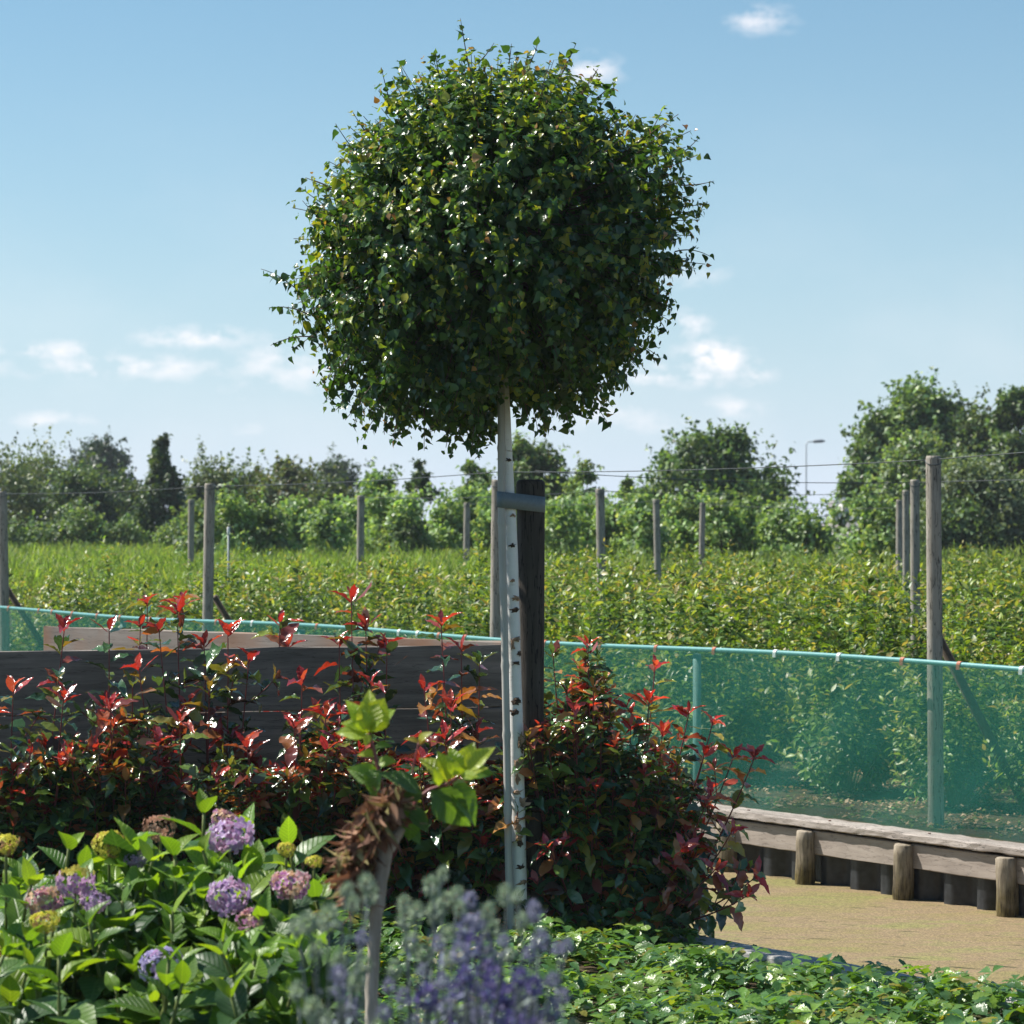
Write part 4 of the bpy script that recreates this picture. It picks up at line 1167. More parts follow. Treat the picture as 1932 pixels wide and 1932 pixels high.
def wl(x, y, x1, y1, cols, off=0, wd=1.0, nz=(0, -.7, .6)):
    a = P(x, y, BD + off); b = P(x1, y1, BD + off - .015)
    lv.add([a], [b - a], [np.array(nz) + .25 * R.standard_normal(3)], [np.linalg.norm(b - a)], pick(cols, 1, .08), wd)
for L_ in [(694, 1384, 655, 1352), (696, 1384, 690, 1405), (692, 1382, 724, 1318), (694, 1380, 735, 1335), (693, 1384, 665, 1322), (694, 1382, 700, 1312), (694, 1386, 642, 1372), (697, 1382, 712, 1360), (690, 1380, 676, 1335)]:
    wl(*L_, LMG, R.uniform(-.02, .02), 1.35)
for L_ in [(870, 1462, 905, 1420), (868, 1462, 912, 1440), (866, 1464, 892, 1408), (864, 1466, 858, 1415), (850, 1475, 835, 1420), (868, 1464, 900, 1462), (845, 1478, 812, 1424)]:
    wl(*L_, LMG, R.uniform(-.02, .02), 1.35)
for L_ in [(815, 1490, 885, 1555), (845, 1480, 912, 1540), (800, 1498, 760, 1500), (795, 1500, 725, 1445), (780, 1520, 770, 1585), (812, 1488, 838, 1510), (765, 1555, 795, 1590), (722, 1500, 695, 1520), (722, 1495, 680, 1442), (716, 1470, 660, 1448), (724, 1535, 668, 1570), (770, 1530, 812, 1560), (718, 1450, 690, 1500)]:
    wl(*L_, MDG, R.uniform(-.03, .03), 1.3)
for L_ in [(880, 1455, 918, 1408), (858, 1470, 880, 1500), (878, 1458, 925, 1452), (862, 1466, 850, 1428), (828, 1484, 822, 1450)]:
    wl(*L_, LMG + MDG[:1], R.uniform(-.03, .03), 1.1)
for L_ in [(706, 1412, 735, 1400), (708, 1425, 680, 1418), (712, 1440, 745, 1432)]:
    wl(*L_, MDG + LMG, R.uniform(-.03, .03), 1.1)
wl(790, 1402, 768, 1388, [(.4, .33, .05)], .02); wl(790, 1402, 806, 1378, [(.34, .36, .05)], .02); wl(790, 1404, 802, 1395, [(.4, .2, .05)], .02)
lv.build('leaves', T_HYD, M_HYD, wr, curlvar=.5)
# withered head: crumpled drooping brown petals
lv = Leaves()
n = 900
q = R.random(n); ax_ = np.array([[752, 1492], [725, 1525], [700, 1565], [678, 1605], [668, 1640], [672, 1672]], float)
ti = q * 5; cx = np.interp(ti, range(6), ax_[:, 0]); cy = np.interp(ti, range(6), ax_[:, 1]); wv = np.interp(ti, range(6), [12, 25, 34, 31, 18, 5])
pos = np.array([P(a_, b_, BD) for a_, b_ in zip(cx + R.standard_normal(n) * wv * .5, cy + R.standard_normal(n) * 12)])
pos[:, 1] += -.01 + R.standard_normal(n) * .022
a = unit(np.array([-.25, -.1, -1.0]) + .55 * R.standard_normal((n, 3)))
cols_ = np.where((R.random(n) < .25)[:, None], pick([(.30, .26, .10), (.36, .30, .13)], n), pick([(.30, .16, .10), (.24, .12, .075), (.38, .22, .14), (.17, .09, .06)], n))
lv.add(pos, a, R.standard_normal((n, 3)), R.uniform(.022, .045, n), np.clip(cols_ * .85, .01, .7), R.uniform(.7, 1.6, n))
o = lv.build('withered_flower_head', T_SPIKE2, M_DRY, wr, curlvar=1.0)
# pale dead stem to the left of it
# ------------------------------------------------------------------ sea holly, close to the camera
M_HOLLY = leaf_mat('sea_holly_bract', .75, .15, .12, tcol=(1.1, 1.1, 1.1))
R = np.random.default_rng(54)
M_HOLLYSTEM = plain_mat('grey_blue_stem', (.11, .14, .13), .6, .3)
def holly_head(name, c, r, L, d, pale, parent):
    d = unit(d); ref = np.array([0, 1.0, 0]) if abs(d[1]) < .9 else np.array([1.0, 0, 0]); u = unit(np.cross(d, ref)); v = np.cross(d, u)
    lvh = Leaves(); n = 110
    gi = np.arange(n) + .5; ph = np.arccos(1 - 1.9 * gi / n); th = math.pi * (1 + 5 ** .5) * gi
    dl = np.stack([np.cos(th) * np.sin(ph), np.sin(th) * np.sin(ph), np.cos(ph)], 1)
    dw = dl[:, :1] * u + dl[:, 1:2] * v + dl[:, 2:] * d
    pos = c + dw[:, :] * r * .42 + (dl[:, 2:] * d) * (L - r) * .9
    base_c = {0: [(.17, .145, .33), (.24, .20, .40), (.12, .11, .25)], 1: [(.30, .30, .42), (.36, .36, .45), (.24, .24, .33)], 2: [(.32, .41, .26), (.42, .50, .34), (.26, .33, .24)]}[pale]
    lvh.add(pos, dw + [0, 0, .15], R.standard_normal((n, 3)), r * R.uniform(.4, .75, n), np.clip(pick(base_c, n, .2), .01, 1), 1.3)
    nb = 9
    thb = np.linspace(0, 2 * math.pi, nb, endpoint=False) + R.random()
    db = np.cos(thb)[:, None] * u + np.sin(thb)[:, None] * v + d * .35
    lvh.add(np.repeat([c - d * L * .45], nb, 0), db, np.tile(d, (nb, 1)), r * 1.7, pick({0: [(.14, .16, .38)], 1: [(.26, .30, .42)], 2: [(.30, .36, .33)]}[pale], nb), .35)
    return lvh.build(name, T_SPIKE, M_HOLLY, parent)
def holly_plant(px0, dist, heads, label):
    b = P(px0, 1932, dist); root = empty('sea_holly', (b[0], b[1], 0), label, 'plant', None)
    st_ = Geo(); lv_ = Leaves()
    for (hx, hy, s, pale) in heads:
        dd = dist + R.uniform(-.22, .22)
        c = P(hx, hy, dd); r = s / F * dd * R.uniform(.85, 1.1)
        dr = unit(np.array([R.uniform(-.35, .35), R.uniform(-.3, .2), 1]))
        o = holly_head('flower_head', c, r, r * R.uniform(1.25, 1.6), dr, pale, root)
        j = np.array([b[0] + (c[0] - b[0]) * .55, b[1] + (c[1] - b[1]) * .6, c[2] - R.uniform(.10, .22)])
        st_.tube(curve(j, c - dr * r * .6, j * .4 + c * .6 - dr * .03, 6), .0014, k=5)
        st_.tube(curve(np.array([b[0] + R.uniform(-.05, .05), b[1] + R.uniform(-.04, .04), 0]), j, np.array([b[0] + (j[0] - b[0]) * .3, b[1], j[2] * .6]), 8), .0018, k=5)
        nb = R.integers(2, 4); th = R.random(nb) * 6.28
        lv_.add(np.repeat([j], nb, 0) + R.standard_normal((nb, 3)) * .01, np.stack([np.cos(th), np.sin(th), np.full(nb, .35)], 1), np.tile([0, 0, 1.], (nb, 1)) + .2 * R.standard_normal((nb, 3)), R.uniform(.03, .055, nb),
                pick([(.22, .27, .28), (.28, .33, .30), (.2, .22, .32)], nb), .5)
        nb = 3; q = R.random(nb)[:, None]; cc = j * (1 - q) + c * q
        lv_.add(cc, R.standard_normal((nb, 3)) + [0, 0, .6], R.standard_normal((nb, 3)), .022, pick([(.28, .34, .27), (.25, .27, .36)], nb), .5)
    st_.build('stems', M_HOLLYSTEM, root); lv_.build('foliage', T_SPIKE, M_HOLLY, root)
    return root
h1 = [(580, 1742, 22, 2), (620, 1735, 24, 2), (655, 1680, 18, 2), (665, 1705, 19, 2), (692, 1668, 21, 2), (700, 1690, 18, 2), (600, 1790, 16, 2), (640, 1815, 17, 2), (640, 1840, 18, 1), (690, 1820, 18, 2), (590, 1905, 22, 2), (560, 1750, 18, 2), (612, 1930, 20, 2), (640, 1870, 16, 1), (668, 1855, 20, 2), (560, 1870, 16, 2), (660, 1900, 18, 1), (682, 1770, 15, 1)]
h2 = [(765, 1735, 18, 2), (786, 1720, 18, 2), (815, 1672, 20, 2), (835, 1650, 15, 2), (822, 1720, 22, 2), (840, 1700, 17, 2), (862, 1690, 17, 2), (775, 1780, 18, 2), (800, 1800, 19, 2), (760, 1880, 18, 1), (735, 1860, 17, 1), (725, 1910, 18, 1), (745, 1830, 16, 2), (800, 1830, 17, 1), (780, 1930, 20, 1), (845, 1760, 16, 2), (762, 1705, 15, 2), (715, 1935, 16, 2), (828, 1780, 15, 1)]
h3 = [(885, 1700, 19, 1), (880, 1750, 20, 1), (905, 1740, 17, 1), (893, 1785, 22, 0), (930, 1752, 17, 2), (955, 1690, 18, 2), (870, 1800, 20, 1), (878, 1840, 22, 0), (915, 1830, 22, 0), (860, 1870, 20, 0), (950, 1775, 15, 1), (860, 1930, 22, 0), (895, 1880, 26, 0), (850, 1810, 18, 2), (920, 1720, 16, 2), (900, 1925, 24, 1), (918, 1780, 20, 1), (869, 1715, 16, 2), (805, 1885, 28, 0), (835, 1850, 17, 1), (925, 1870, 24, 0), (842, 1900, 18, 1), (875, 1775, 17, 0)]
h4 = [(985, 1738, 18, 2), (1008, 1722, 18, 1), (978, 1690, 14, 2), (1020, 1775, 20, 1), (1052, 1790, 16, 1), (1000, 1800, 16, 1), (935, 1850, 28, 0), (960, 1880, 26, 0), (985, 1870, 22, 0), (1010, 1862, 22, 0), (1040, 1850, 18, 1), (945, 1915, 26, 0), (1000, 1910, 22, 1), (1040, 1905, 22, 1), (970, 1930, 24, 0), (1070, 1785, 16, 1), (1030, 1935, 24, 1), (980, 1845, 20, 0), (1062, 1880, 15, 1), (940, 1810, 16, 1), (1010, 1940, 20, 0), (960, 1800, 15, 2), (1080, 1935, 15, 2)]
holly_plant(625, 3.7, h1, 'pale green sea holly with young heads, leftmost in the blurred foreground')
holly_plant(790, 3.9, h2, 'grey green sea holly between the pale woody stem and the purple heads')
holly_plant(880, 3.7, h3, 'upright sea holly with dusty purple heads in front of the birch base')
holly_plant(985, 3.55, h4, 'deep violet sea holly clump at the bottom centre, right of the others')

# ------------------------------------------------------------------ ground cover
R = np.random.default_rng(55)
n = 12000
uu = R.uniform(-1, 1, (n, 2))
xs = R.uniform(-2.4, 2.6, n); ys = R.uniform(8.0, 12.0, n)
rel = np.stack([xs, ys], 1) - N0; vv = rel @ VV
edge = .07 + .05 * np.sin(ys * 9) * np.sin(ys * 4.1 + 1)
u_al = rel @ U
open_ = (vv > -.13) & (u_al < on_bank(1650, 0)) & (u_al > on_bank(1400, 0))
keep = (vv < edge) & ~(open_ & (R.random(n) < .82)) & (np.abs(xs / np.maximum(ys, .1)) < .2)
keep &= ~((ys > 11.0) & (R.random(n) < .6))
xs, ys, vv, u_al = xs[keep], ys[keep], vv[keep], u_al[keep]; n = len(xs)
bump_ = .05 * np.sin(xs * 5 + 1) * np.sin(ys * 6.3) + .03 * np.sin(xs * 13) * np.cos(ys * 11)
hgt = .085 + bump_ + R.uniform(-.05, .035, n) - .10 * np.clip(vv + .02, 0, 1) * 2
hgt = np.maximum(hgt, .012) - .0
hgt = hgt * np.where(u_al < on_bank(1640, 0), np.clip(.3 + np.abs(vv) / .5, .3, 1), np.clip(.62 + np.abs(vv) / .6, .6, 1))
hgt = np.where((u_al < on_bank(1650, 0)) & (u_al > on_bank(1330, 0) ) & (vv > -.45), hgt * .5, hgt)
LVg = Leaves()
aa = R.random(n) * 6.28
nn = unit(np.stack([R.normal(-.12, .42, n), R.normal(-.15, .42, n), np.ones(n)], 1))
GCC = [(.09, .19, .04), (.12, .23, .045), (.065, .15, .04), (.17, .28, .045), (.075, .17, .06)]
cl = pick(GCC, n); ye = R.random(n) < .10; cl[ye] = pick([(.2, .26, .04), (.24, .22, .04)], ye.sum())
LVg.add(np.stack([xs, ys, hgt], 1), np.stack([np.cos(aa), np.sin(aa), R.uniform(-.1, .25, n)], 1), nn, R.uniform(.042, .070, n), cl)
gcv = LVg.build('ground_cover', T_TRI, M_GC, org=(0, 10, 0)); gcv.location = (0, 10, 0)
tag(gcv, 'low mat of toothed glossy green leaves filling the bed and pond edge', 'ground cover', kind='stuff')

# dry leaf litter under the nursery shrubs
n = 16000
q = R.uniform(0, 1, n); us_ = R.uniform(*sorted((on_bank(1000, FV), on_bank(2050, FV) + .3)), n); vs_ = FV + .02 + R.uniform(0, 2.6, n)
pp = N0 + us_[:, None] * U + vs_[:, None] * VV
pat = np.sin(us_ * 7 + 2) * np.sin(vs_ * 5 + us_ * 3) + .5 * R.standard_normal(n)
kp = pat > .1; pp = pp[kp]; n = len(pp)
lt = Leaves(); lt.add(np.stack([pp[:, 0], pp[:, 1], R.uniform(.004, .03, n)], 1), R.standard_normal((n, 3)) * [1, 1, .2], np.array([0, 0, 1.]) + .3 * R.standard_normal((n, 3)), R.uniform(.015, .04, n),
                  np.clip(pick([(.42, .28, .18), (.50, .36, .24), (.30, .20, .12), (.12, .18, .05), (.18, .22, .06)], n, .2), .01, .7))
lit = lt.build('leaf_litter', T_TINY, M_DRY, org=(0, 16, 0)); lit.location = (0, 16, 0)
tag(lit, 'dry tan leaf litter and weeds on the soil behind the teal mesh', 'leaf litter', kind='stuff')

# ------------------------------------------------------------------ nursery shrubs
NG = [(.085, .16, .025), (.11, .19, .028), (.06, .125, .024), (.15, .23, .035), (.05, .11, .028)]
NTIP = [(.24, .31, .06), (.28, .33, .09), (.20, .29, .05), (.33, .29, .12)]
def nursery_proto(seed_h):
    lv_ = Leaves(); st_ = Geo()
    for i in range(60):
        a = R.random() * 6.283; rr_ = .5 * math.sqrt(R.random()); h = seed_h * (R.uniform(.55, 1.08) - .28 * (rr_ / .5) ** 2)
        if i > 44: h *= R.uniform(.35, .7); rr_ = R.uniform(.35, .55)
        tip = np.array([math.cos(a) * rr_, math.sin(a) * rr_, h]); p0 = np.array([math.cos(a) * rr_ * .2, math.sin(a) * rr_ * .2, .02])
        pts = curve(p0, tip, np.array([tip[0] * .75, tip[1] * .75, h * .45]), 8); Lh = plen(pts)
        st_.tube(pts, np.linspace(.004, .0012, 8), k=4, cap=False)
        s = np.arange(Lh * .22, Lh, .013); n_ = len(s); s = s + R.uniform(-.006, .006, n_); pos, tg = along(pts, s)
        al = np.radians(68 - 34 * np.clip((s - Lh + .12) / .12, 0, 1)) + .2 * R.standard_normal(n_)
        ax1, nn1 = spiral(tg, np.arange(n_) * 2.4 + R.random() * 6, al)
        c = pick(NG, n_) * R.uniform(.6, 1.5); tp1 = (Lh - s) < .13; c[tp1] = np.where((R.random(tp1.sum()) < .7)[:, None], pick(NTIP, tp1.sum()), c[tp1])
        lv_.add(pos + R.standard_normal((n_, 3)) * .012, ax1 + .2 * R.standard_normal((n_, 3)), nn1 + .3 * R.standard_normal((n_, 3)), R.uniform(.048, .074, n_) * np.where((Lh - s) < .03, .7, 1), c)
    root = empty('nursery_shrub', (0, 0, 0), 'leafy green nursery shrub with pale tips in the rows beyond the teal mesh', 'shrub', 'rows of nursery shrubs beyond the teal mesh')
    st_.build('stems', M_STEMGRN, root, org=(0, 0, 0)); lv_.build('foliage', T_NURS, M_NURS, root, org=(0, 0, 0))
    return root
def copy_thing(o, loc, rz=0, s=1.0, sz=None, label=None):
    c = o.copy(); col.objects.link(c); c.location = tuple(float(v) for v in loc); c.rotation_euler = (0, 0, rz); c.scale = (s, s, sz or s)
    if label: c['label'] = label
    for ch in o.children:
        d = ch.copy(); col.objects.link(d); d.parent = c
        for g_ in ch.children:
            e = g_.copy(); col.objects.link(e); e.parent = d
    return c
R = np.random.default_rng(56)
protos = [nursery_proto(h) for h in (1.18, 1.24, 1.12, 1.2)]
spots = []
v = FV + .95
row = 0
while v < 22:
    u_ = -26 + (row % 2) * .4
    while u_ < 8:
        p = bank(u_ + R.uniform(-.12, .12), v + R.uniform(-.1, .1))
        x, y = p[0], p[1]
        px = 966 + x / y * F
        lim = 30 if px < 900 else (30 + (px - 900) / 200 * 5 if px < 1100 else 35)
        if -90 < px < 2030 and y > 14.5 and y < lim:
            spots.append((x, y))
        u_ += .90
    v += 1.0 if row % 4 else 1.2
    row += 1
spots.sort(key=lambda s: s[1])
print('nursery shrubs', len(spots))
spots = spots[:300]
used = [False] * 4
for i, (x, y) in enumerate(spots):
    k_ = R.integers(0, 4); s = R.uniform(.82, 1.12); px = 966 + x / y * F
    zs_ = s * ((1.04 if px > 1000 else 1.03) * (.93 if y > 29 else 1))
    rz = R.random() * 6.28
    if not used[k_]:
        o = protos[k_]; o.location = (x, y, 0); o.rotation_euler = (0, 0, rz); o.scale = (s, s, zs_); used[k_] = True
    else:
        copy_thing(protos[k_], (x, y, 0), rz, s, zs_)

# weeds and low undergrowth just behind the mesh
# ------------------------------------------------------------------ tall grass meadow at left and beyond
n = 190000
y = 29.5 + 49 * R.random(n) ** 1.3; x = R.uniform(-.215, .215, n) * y
px = 966 + x / y * F
kp = (px < 1000) | ((y > 37) & (R.random(n) < .3))
x, y = x[kp], y[kp]; n = len(x)
lm = Leaves()
topz = 1.15 + .0 * y + .07 * np.sin(x * 1.3) * np.sin(y * .6) + .05 * R.standard_normal(n)
Lb = R.uniform(.08, .19, n)
lm.add(np.stack([x, y, topz - Lb * .8 - .35 * R.random(n) ** 2], 1), np.array([0, 0, 1.]) + .5 * R.standard_normal((n, 3)), R.standard_normal((n, 3)) * [1, 1, .2], Lb,
       np.clip(pick([(.17, .26, .06), (.22, .31, .07), (.14, .22, .05), (.30, .33, .10), (.26, .34, .09)], n, .18), .01, .7), R.uniform(1.0, 2.0, n))
md = lm.build('meadow_grass', T_GRASS, M_GRASS, org=(0, 50, 0)); md.location = (0, 50, 0)
tag(md, 'tall light green grassy crop in the field before the tree line', 'grass', kind='stuff')
# the body of the crop below its tips
md2 = None

# clipped hedge at right
R = np.random.default_rng(57)
n = 26000
lh = Leaves()
hx0, hx1 = (1770 - 966) / F * 52, (2080 - 966) / F * 52
x = R.uniform(hx0, hx1, n); y = 52 + R.uniform(-.5, .5, n); zt = EYE - (1033 - HZ) / F * 52
z = zt - np.abs(R.standard_normal(n)) * .25
lh.add(np.stack([x, y, np.maximum(z, .05)], 1), R.standard_normal((n, 3)) + [0, 0, .5], R.standard_normal((n, 3)) + [0, 0, 1], R.uniform(.05, .1, n), pick([(.06, .10, .02), (.09, .13, .03), (.12, .15, .035)], n))
hd = lh.build('clipped_hedge', T_TINY, M_FAR, org=(4.5, 52, 0)); hd.location = (4.5, 52, 0)
tag(hd, 'low flat topped clipped hedge at the right, below the grey green trees', 'hedge')

# ------------------------------------------------------------------ far trees
def far_tree(name, label, px, ytop, wpx, d, cols, leafL=.10, n=5200, shape='round', base_y=1040, group=None, clumps=34, cat='tree', gloss=None, ybot=None, flowers=None):
    top = P(px, ytop, d); Wd = wpx * 1.25 / F * d / 2; H = top[2] * (.89 if name == 'hedge_tree' else .94); n = int(n * 1.5)
    root = empty(name, (top[0], top[1], 0), label, cat, group)
    g_ = Geo(); tw = max(.03, H * .016)
    g_.tube([(top[0], d, 0), (top[0] + .02 * H, d, H * .35), (top[0] - .01 * H, d, H * .7), (top[0], d, H * .93)], [tw, tw * .75, tw * .45, tw * .12], k=7)
    lo = H * (.12 if ybot is None else ybot)
    cs = []
    for i in range(clumps):
        f = (i + .5) / clumps; z = lo + (H - lo) * f * .95
        if shape == 'cone': wr_ = Wd * (1 - f) ** .75 * 1.0 + .05
        elif shape == 'open': wr_ = Wd * math.sin(math.pi * min(1, (.18 + f * .8))) ** .7
        elif shape == 'column': wr_ = Wd * (1 - f ** 3) ** .5
        else: wr_ = Wd * math.sqrt(max(.04, 1 - (f * 1.55 - .6) ** 2)) if f > .38 else Wd * .97
        a = R.random() * 6.283; rr_ = wr_ * math.sqrt(R.uniform(.15, 1)) * .88
        c = np.array([top[0] + math.cos(a) * rr_, d + math.sin(a) * rr_, z + R.normal(0, .02) * H]); cs.append(c)
        g_.tube(curve((top[0], d, max(.1, z * .62)), c, (top[0] + (c[0] - top[0]) * .4, d + (c[1] - d) * .4, z * .9), 5), np.linspace(tw * .35, tw * .08, 5), k=4, cap=False)
    cs = np.array(cs); m_ = len(cs)
    sz = np.full(m_, 1.0) * Wd * {'cone': .30, 'open': .34, 'column': .5}.get(shape, .42) * R.uniform(.6, 1.25, m_)
    if shape == 'cone': sz *= np.linspace(1.1, .4, m_)
    if shape == 'open': sz *= np.linspace(1.1, .65, m_)
    k_ = R.integers(0, m_, n)
    pos = cs[k_] + unit(R.standard_normal((n, 3))) * (R.random((n, 1)) ** .45) * sz[k_][:, None] * [1, 1, .85]
    # sprigs poking out of each clump
    ns = n // 6
    k2 = R.integers(0, m_, ns // 8); dv = unit(R.standard_normal((ns // 8, 3)) + [0, 0, .7])
    sp_ = (cs[k2] + dv * sz[k2][:, None])[:, None, :] + dv[:, None, :] * (sz[k2][:, None, None] * np.linspace(0, .7, 8)[None, :, None])
    pos = np.concatenate([pos, sp_.reshape(-1, 3) + R.standard_normal((len(k2) * 8, 3)) * .02])
    pos[:, 2] = np.maximum(pos[:, 2], .08); n2 = len(pos)
    c_ = pick(cols, n2, .2); tint = 1 + .22 * R.standard_normal(m_); kk = np.concatenate([k_, np.repeat(k2, 8)])
    c_ = c_ * tint[kk][:, None]
    l_ = Leaves(); l_.add(pos, R.standard_normal((n2, 3)) + [0, 0, -.2], unit(pos - np.array([top[0], d, H * .5])) + [0, 0, .5] + .6 * R.standard_normal((n2, 3)), leafL * R.uniform(.7, 1.3, n2), np.clip(c_, .006, .6))
    g_.build('trunk', M_BARKFAR, root)
    l_.build('crown', T_TINY, M_FAR, root)
    if flowers:
        nfw = flowers; l2 = Leaves(); kf = R.integers(0, m_, nfw)
        pf = cs[kf] + unit(R.standard_normal((nfw, 3)) + [-.2, -.8, .3]) * sz[kf][:, None] * 1.02
        l2.add(pf, R.standard_normal((nfw, 3)), np.array([0, -1., .3]) + .5 * R.standard_normal((nfw, 3)), .11, pick([(.78, .74, .74)], nfw, .05))
        l2.build('blossom', T_TINY, M_PETAL, root)
    return root
DG = [(.065, .12, .045), (.09, .145, .05), (.055, .10, .045), (.13, .18, .065)]
OL = [(.10, .15, .05), (.125, .18, .06), (.08, .125, .045), (.14, .165, .06)]
MG = [(.11, .20, .06), (.145, .24, .07), (.09, .17, .055), (.20, .28, .09)]
LG = [(.19, .31, .09), (.23, .36, .11), (.14, .24, .08), (.31, .40, .18), (.20, .29, .14)]
SG = [(.14, .20, .10), (.19, .25, .14), (.11, .16, .08), (.24, .29, .18)]
GT = 'dark trees of the far hedge line'
far_tree('hedge_tree', 'olive green tree at the far left edge of the tree line', 5, 848, 200, 70, OL, n=6500, group=GT)
far_tree('hedge_tree', 'broad olive tree second from the left in the tree line', 92, 838, 170, 72, OL, n=6500, group=GT)
far_tree('round_tree', 'smooth round dark blue green treetop behind the left tree line', 192, 826, 105, 105, [(.03, .06, .035), (.04, .075, .04)], leafL=.14, n=8000, clumps=60, ybot=.3)
far_tree('hedge_tree', 'dark bushy tree in front of the round treetop on the left', 160, 868, 130, 64, DG, n=6000, group=GT)
far_tree('hedge_tree', 'dark tree between the round treetop and the cone shaped tree', 238, 880, 120, 66, DG, n=5500, group=GT)
far_tree('cone_tree', 'dark cone shaped tree, the tallest in the left tree line', 306, 806, 125, 60, DG, n=8500, shape='cone', clumps=60)
far_tree('hedge_tree', 'olive tree right of the cone shaped tree', 392, 850, 120, 68, OL, n=6000, group=GT)
far_tree('hedge_tree', 'dark olive tree above the taller left post wire', 462, 862, 140, 70, DG + OL, n=6000, group=GT)
far_tree('hedge_tree', 'irregular olive tree with a brown tinted top left of the small round tree', 545, 842, 170, 68, OL + [(.16, .13, .05)], n=7500, group=GT, shape='open', clumps=44)
far_tree('round_tree', 'small rounded grey green treetop left of the birch', 637, 856, 80, 100, [(.05, .085, .04), (.06, .10, .045)], leafL=.13, n=5500, clumps=50, ybot=.3)
far_tree('hedge_tree', 'low dark tree below the small rounded treetop', 610, 890, 130, 66, DG + OL, n=5500, group=GT)
far_tree('young_tree', 'slim mid green tree between the round treetop and the birch crown', 716, 872, 82, 52, MG, n=4200, shape='column', leafL=.09)
far_tree('young_tree', 'sparse sapling with a small dark head left of the birch crown', 785, 858, 60, 54, DG, n=750, shape='open', clumps=9, leafL=.09, ybot=.72)
far_tree('young_tree', 'loose yellow green tree directly behind the birch trunk', 900, 850, 110, 50, MG + OL, n=3400, shape='open', leafL=.09, clumps=24)
far_tree('young_tree', 'wide yellow green tree behind the stake and birch crown', 995, 808, 170, 54, OL + LG[:2], n=7000, shape='open', leafL=.10, clumps=44)
far_tree('young_tree', 'airy light green tree right of the stake', 1095, 852, 120, 50, LG + OL, n=3000, shape='open', leafL=.08, clumps=26)
far_tree('young_tree', 'thin pale sapling left of the domed tree in mid field', 1180, 868, 70, 50, LG, n=1500, shape='open', leafL=.08, clumps=14)
far_tree('domed_tree', 'domed dark green tree between the birch and the lamp post', 1345, 795, 250, 58, MG + DG, n=13000, leafL=.11, clumps=60, ybot=.2, shape='open')
far_tree('domed_tree', 'lower left shoulder tree beside the domed tree', 1262, 840, 110, 60, OL + MG, n=4200, leafL=.10, clumps=26, shape='open')
far_tree('large_tree', 'tall dark tree with uneven top behind the nearest post at right', 1735, 708, 240, 66, DG + MG, n=17000, leafL=.13, clumps=80, shape='open')
far_tree('large_tree', 'spreading dark tree left of the tall right hand tree', 1640, 822, 130, 64, DG + MG, n=6500, leafL=.12, clumps=36, shape='open')
far_tree('large_tree', 'olive tree filling the gap between the two tall right hand trees', 1830, 760, 170, 68, OL + DG, n=11000, leafL=.12, clumps=60)
far_tree('large_tree', 'tall green tree at the right edge of the photo', 1922, 712, 150, 66, MG + DG, n=12000, leafL=.12, clumps=60, shape='open')
far_tree('willow_bush', 'silvery green willow bush in front of the tall right hand trees', 1740, 800, 150, 54, SG + LG[:2], n=8500, leafL=.10, clumps=50, shape='round')
far_tree('willow_bush', 'grey green willow bush behind the nearest post at right', 1840, 855, 190, 52, SG, n=11000, leafL=.09, clumps=60, shape='round')
far_tree('willow_bush', 'dark grey green bush at the right edge above the hedge', 1925, 890, 130, 54, DG + SG[:1], n=8000, leafL=.09, clumps=50, shape='round')
far_tree('willow_bush', 'darker low bush between the willows and the clipped hedge', 1800, 950, 150, 51, DG + SG[:1], n=6500, leafL=.09, clumps=40, shape='round')
far_tree('flowering_bush', 'bush with a spray of white blossom in the gap below the lamp post', 1592, 940, 85, 49, LG, n=3000, leafL=.08, clumps=28, cat='shrub', flowers=420)
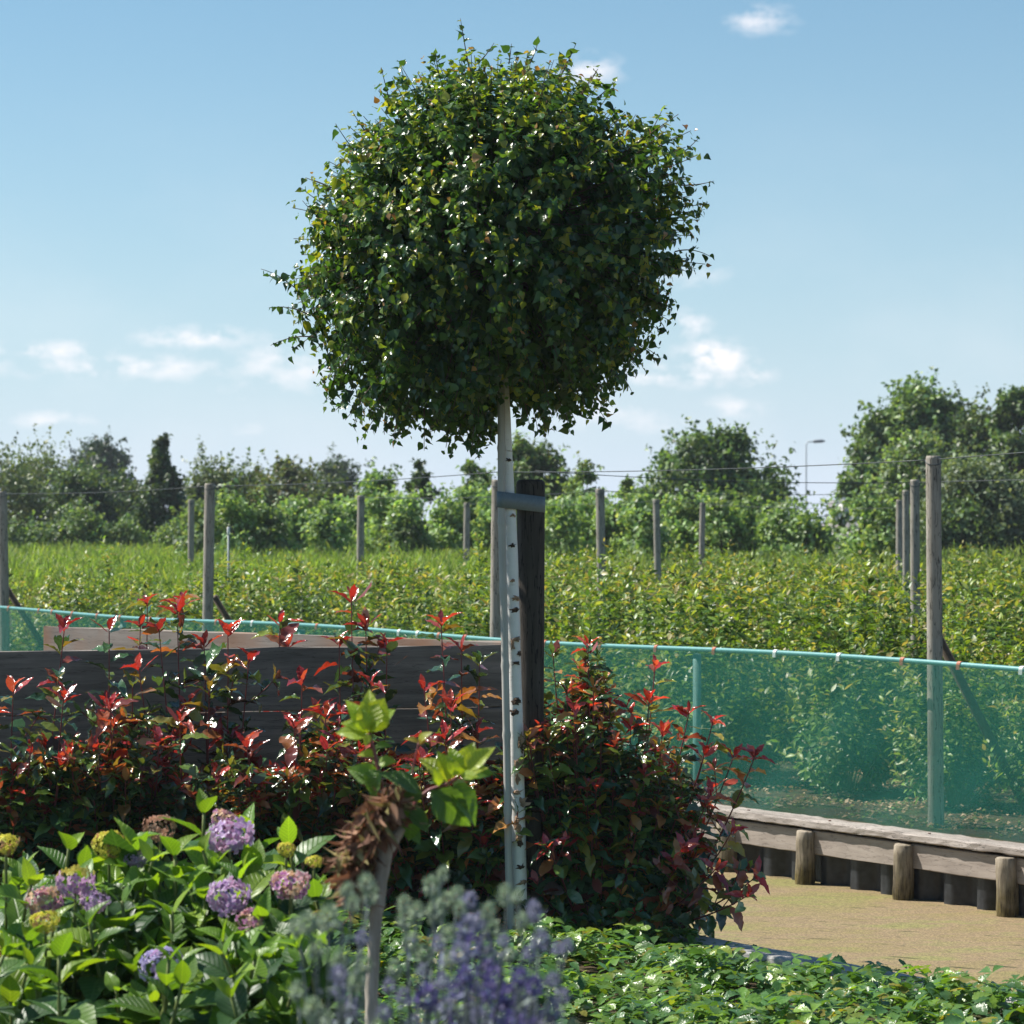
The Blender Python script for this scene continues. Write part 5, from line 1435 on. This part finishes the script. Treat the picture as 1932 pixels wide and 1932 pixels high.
# rows of mid green shrubs before the trees
GS = 'light green bushes in front of the far tree line'
i = 0
xs_ = [(385, 940), (445, 930), (505, 935), (560, 928), (620, 932), (665, 925), (720, 920), (775, 935), (830, 938), (880, 915), (930, 920), (1010, 918), (1060, 925), (1110, 915), (1165, 925), (1215, 920), (1265, 930), (1320, 925), (1370, 930), (1420, 925), (1475, 938), (1525, 945), (1630, 925), (1680, 930)]
for (x, y) in xs_:
    far_tree('field_bush', 'light green bush in the low row before the far trees', x + R.uniform(-8, 8), y + R.uniform(-8, 8), R.uniform(75, 100), 46 + R.uniform(-2, 2), LG if x > 600 or R.random() < .7 else SG + LG, n=2600, leafL=.085, clumps=30, shape='column', group=GS, cat='shrub', ybot=.1)
for (x, y) in [(60, 985), (150, 955), (185, 965), (235, 975), (340, 975), (20, 980), (110, 985)]:
    far_tree('field_bush', 'pale low bush at the foot of the dark left tree line', x, y, R.uniform(70, 90), 58, SG[:2] + MG, n=1700, leafL=.08, clumps=20, shape='column', group='pale low bushes at the foot of the left tree line', cat='shrub', ybot=.1)
# dark shade plants under the middle bushes
# street lamp far away
ld = 150
lb = P(1521, 985, ld)
lamp = empty('street_lamp', (lb[0], lb[1], 0), 'slender grey street lamp rising over the bushes in the distance', 'street lamp')
ltop = P(1521, 834, ld)
M_LAMP = plain_mat('lamp_grey', (.45, .48, .50), .5, .4)
Geo().tube([(lb[0], ld, 0), (lb[0], ld, 3), (lb[0], ld, ltop[2] - .15), (lb[0] + .08, ld, ltop[2])], [.05, .04, .03, .03], k=8).build('pole', M_LAMP, lamp)
Geo().tube([(lb[0] + .06, ld, ltop[2]), (lb[0] + .4, ld, ltop[2] + .03)], .035, k=6).build('arm', M_LAMP, lamp)
Geo().tube([(lb[0] + .35, ld, ltop[2] + .03), (lb[0] + .42, ld, ltop[2] + .03), (lb[0] + .8, ld, ltop[2] + .05), (lb[0] + .98, ld, ltop[2] + .05)], [.04, .09, .09, .03], k=10).build('lamp_head', plain_mat('lamp_head', (.2, .22, .24), .5, .4), lamp)

# ------------------------------------------------------------------ haze: one closed box of thin even air
hm, ht, ho = new_mat('summer_haze')
pv = ht.nodes.new('ShaderNodeVolumePrincipled')
pv.inputs['Color'].default_value = (.85, .92, 1.0, 1)
pv.inputs['Density'].default_value = .0005
pv.inputs['Anisotropy'].default_value = .2
ht.links.new(pv.outputs[0], ho.inputs['Volume'])
G = Geo(); G.box((0, 85, 3.5), (45, 0, 0), (0, 95, 0), (0, 0, 5.3))
hzb = G.build('haze', hm, smooth=False)
tag(hzb, 'faint pale summer haze over the field', kind='stuff')
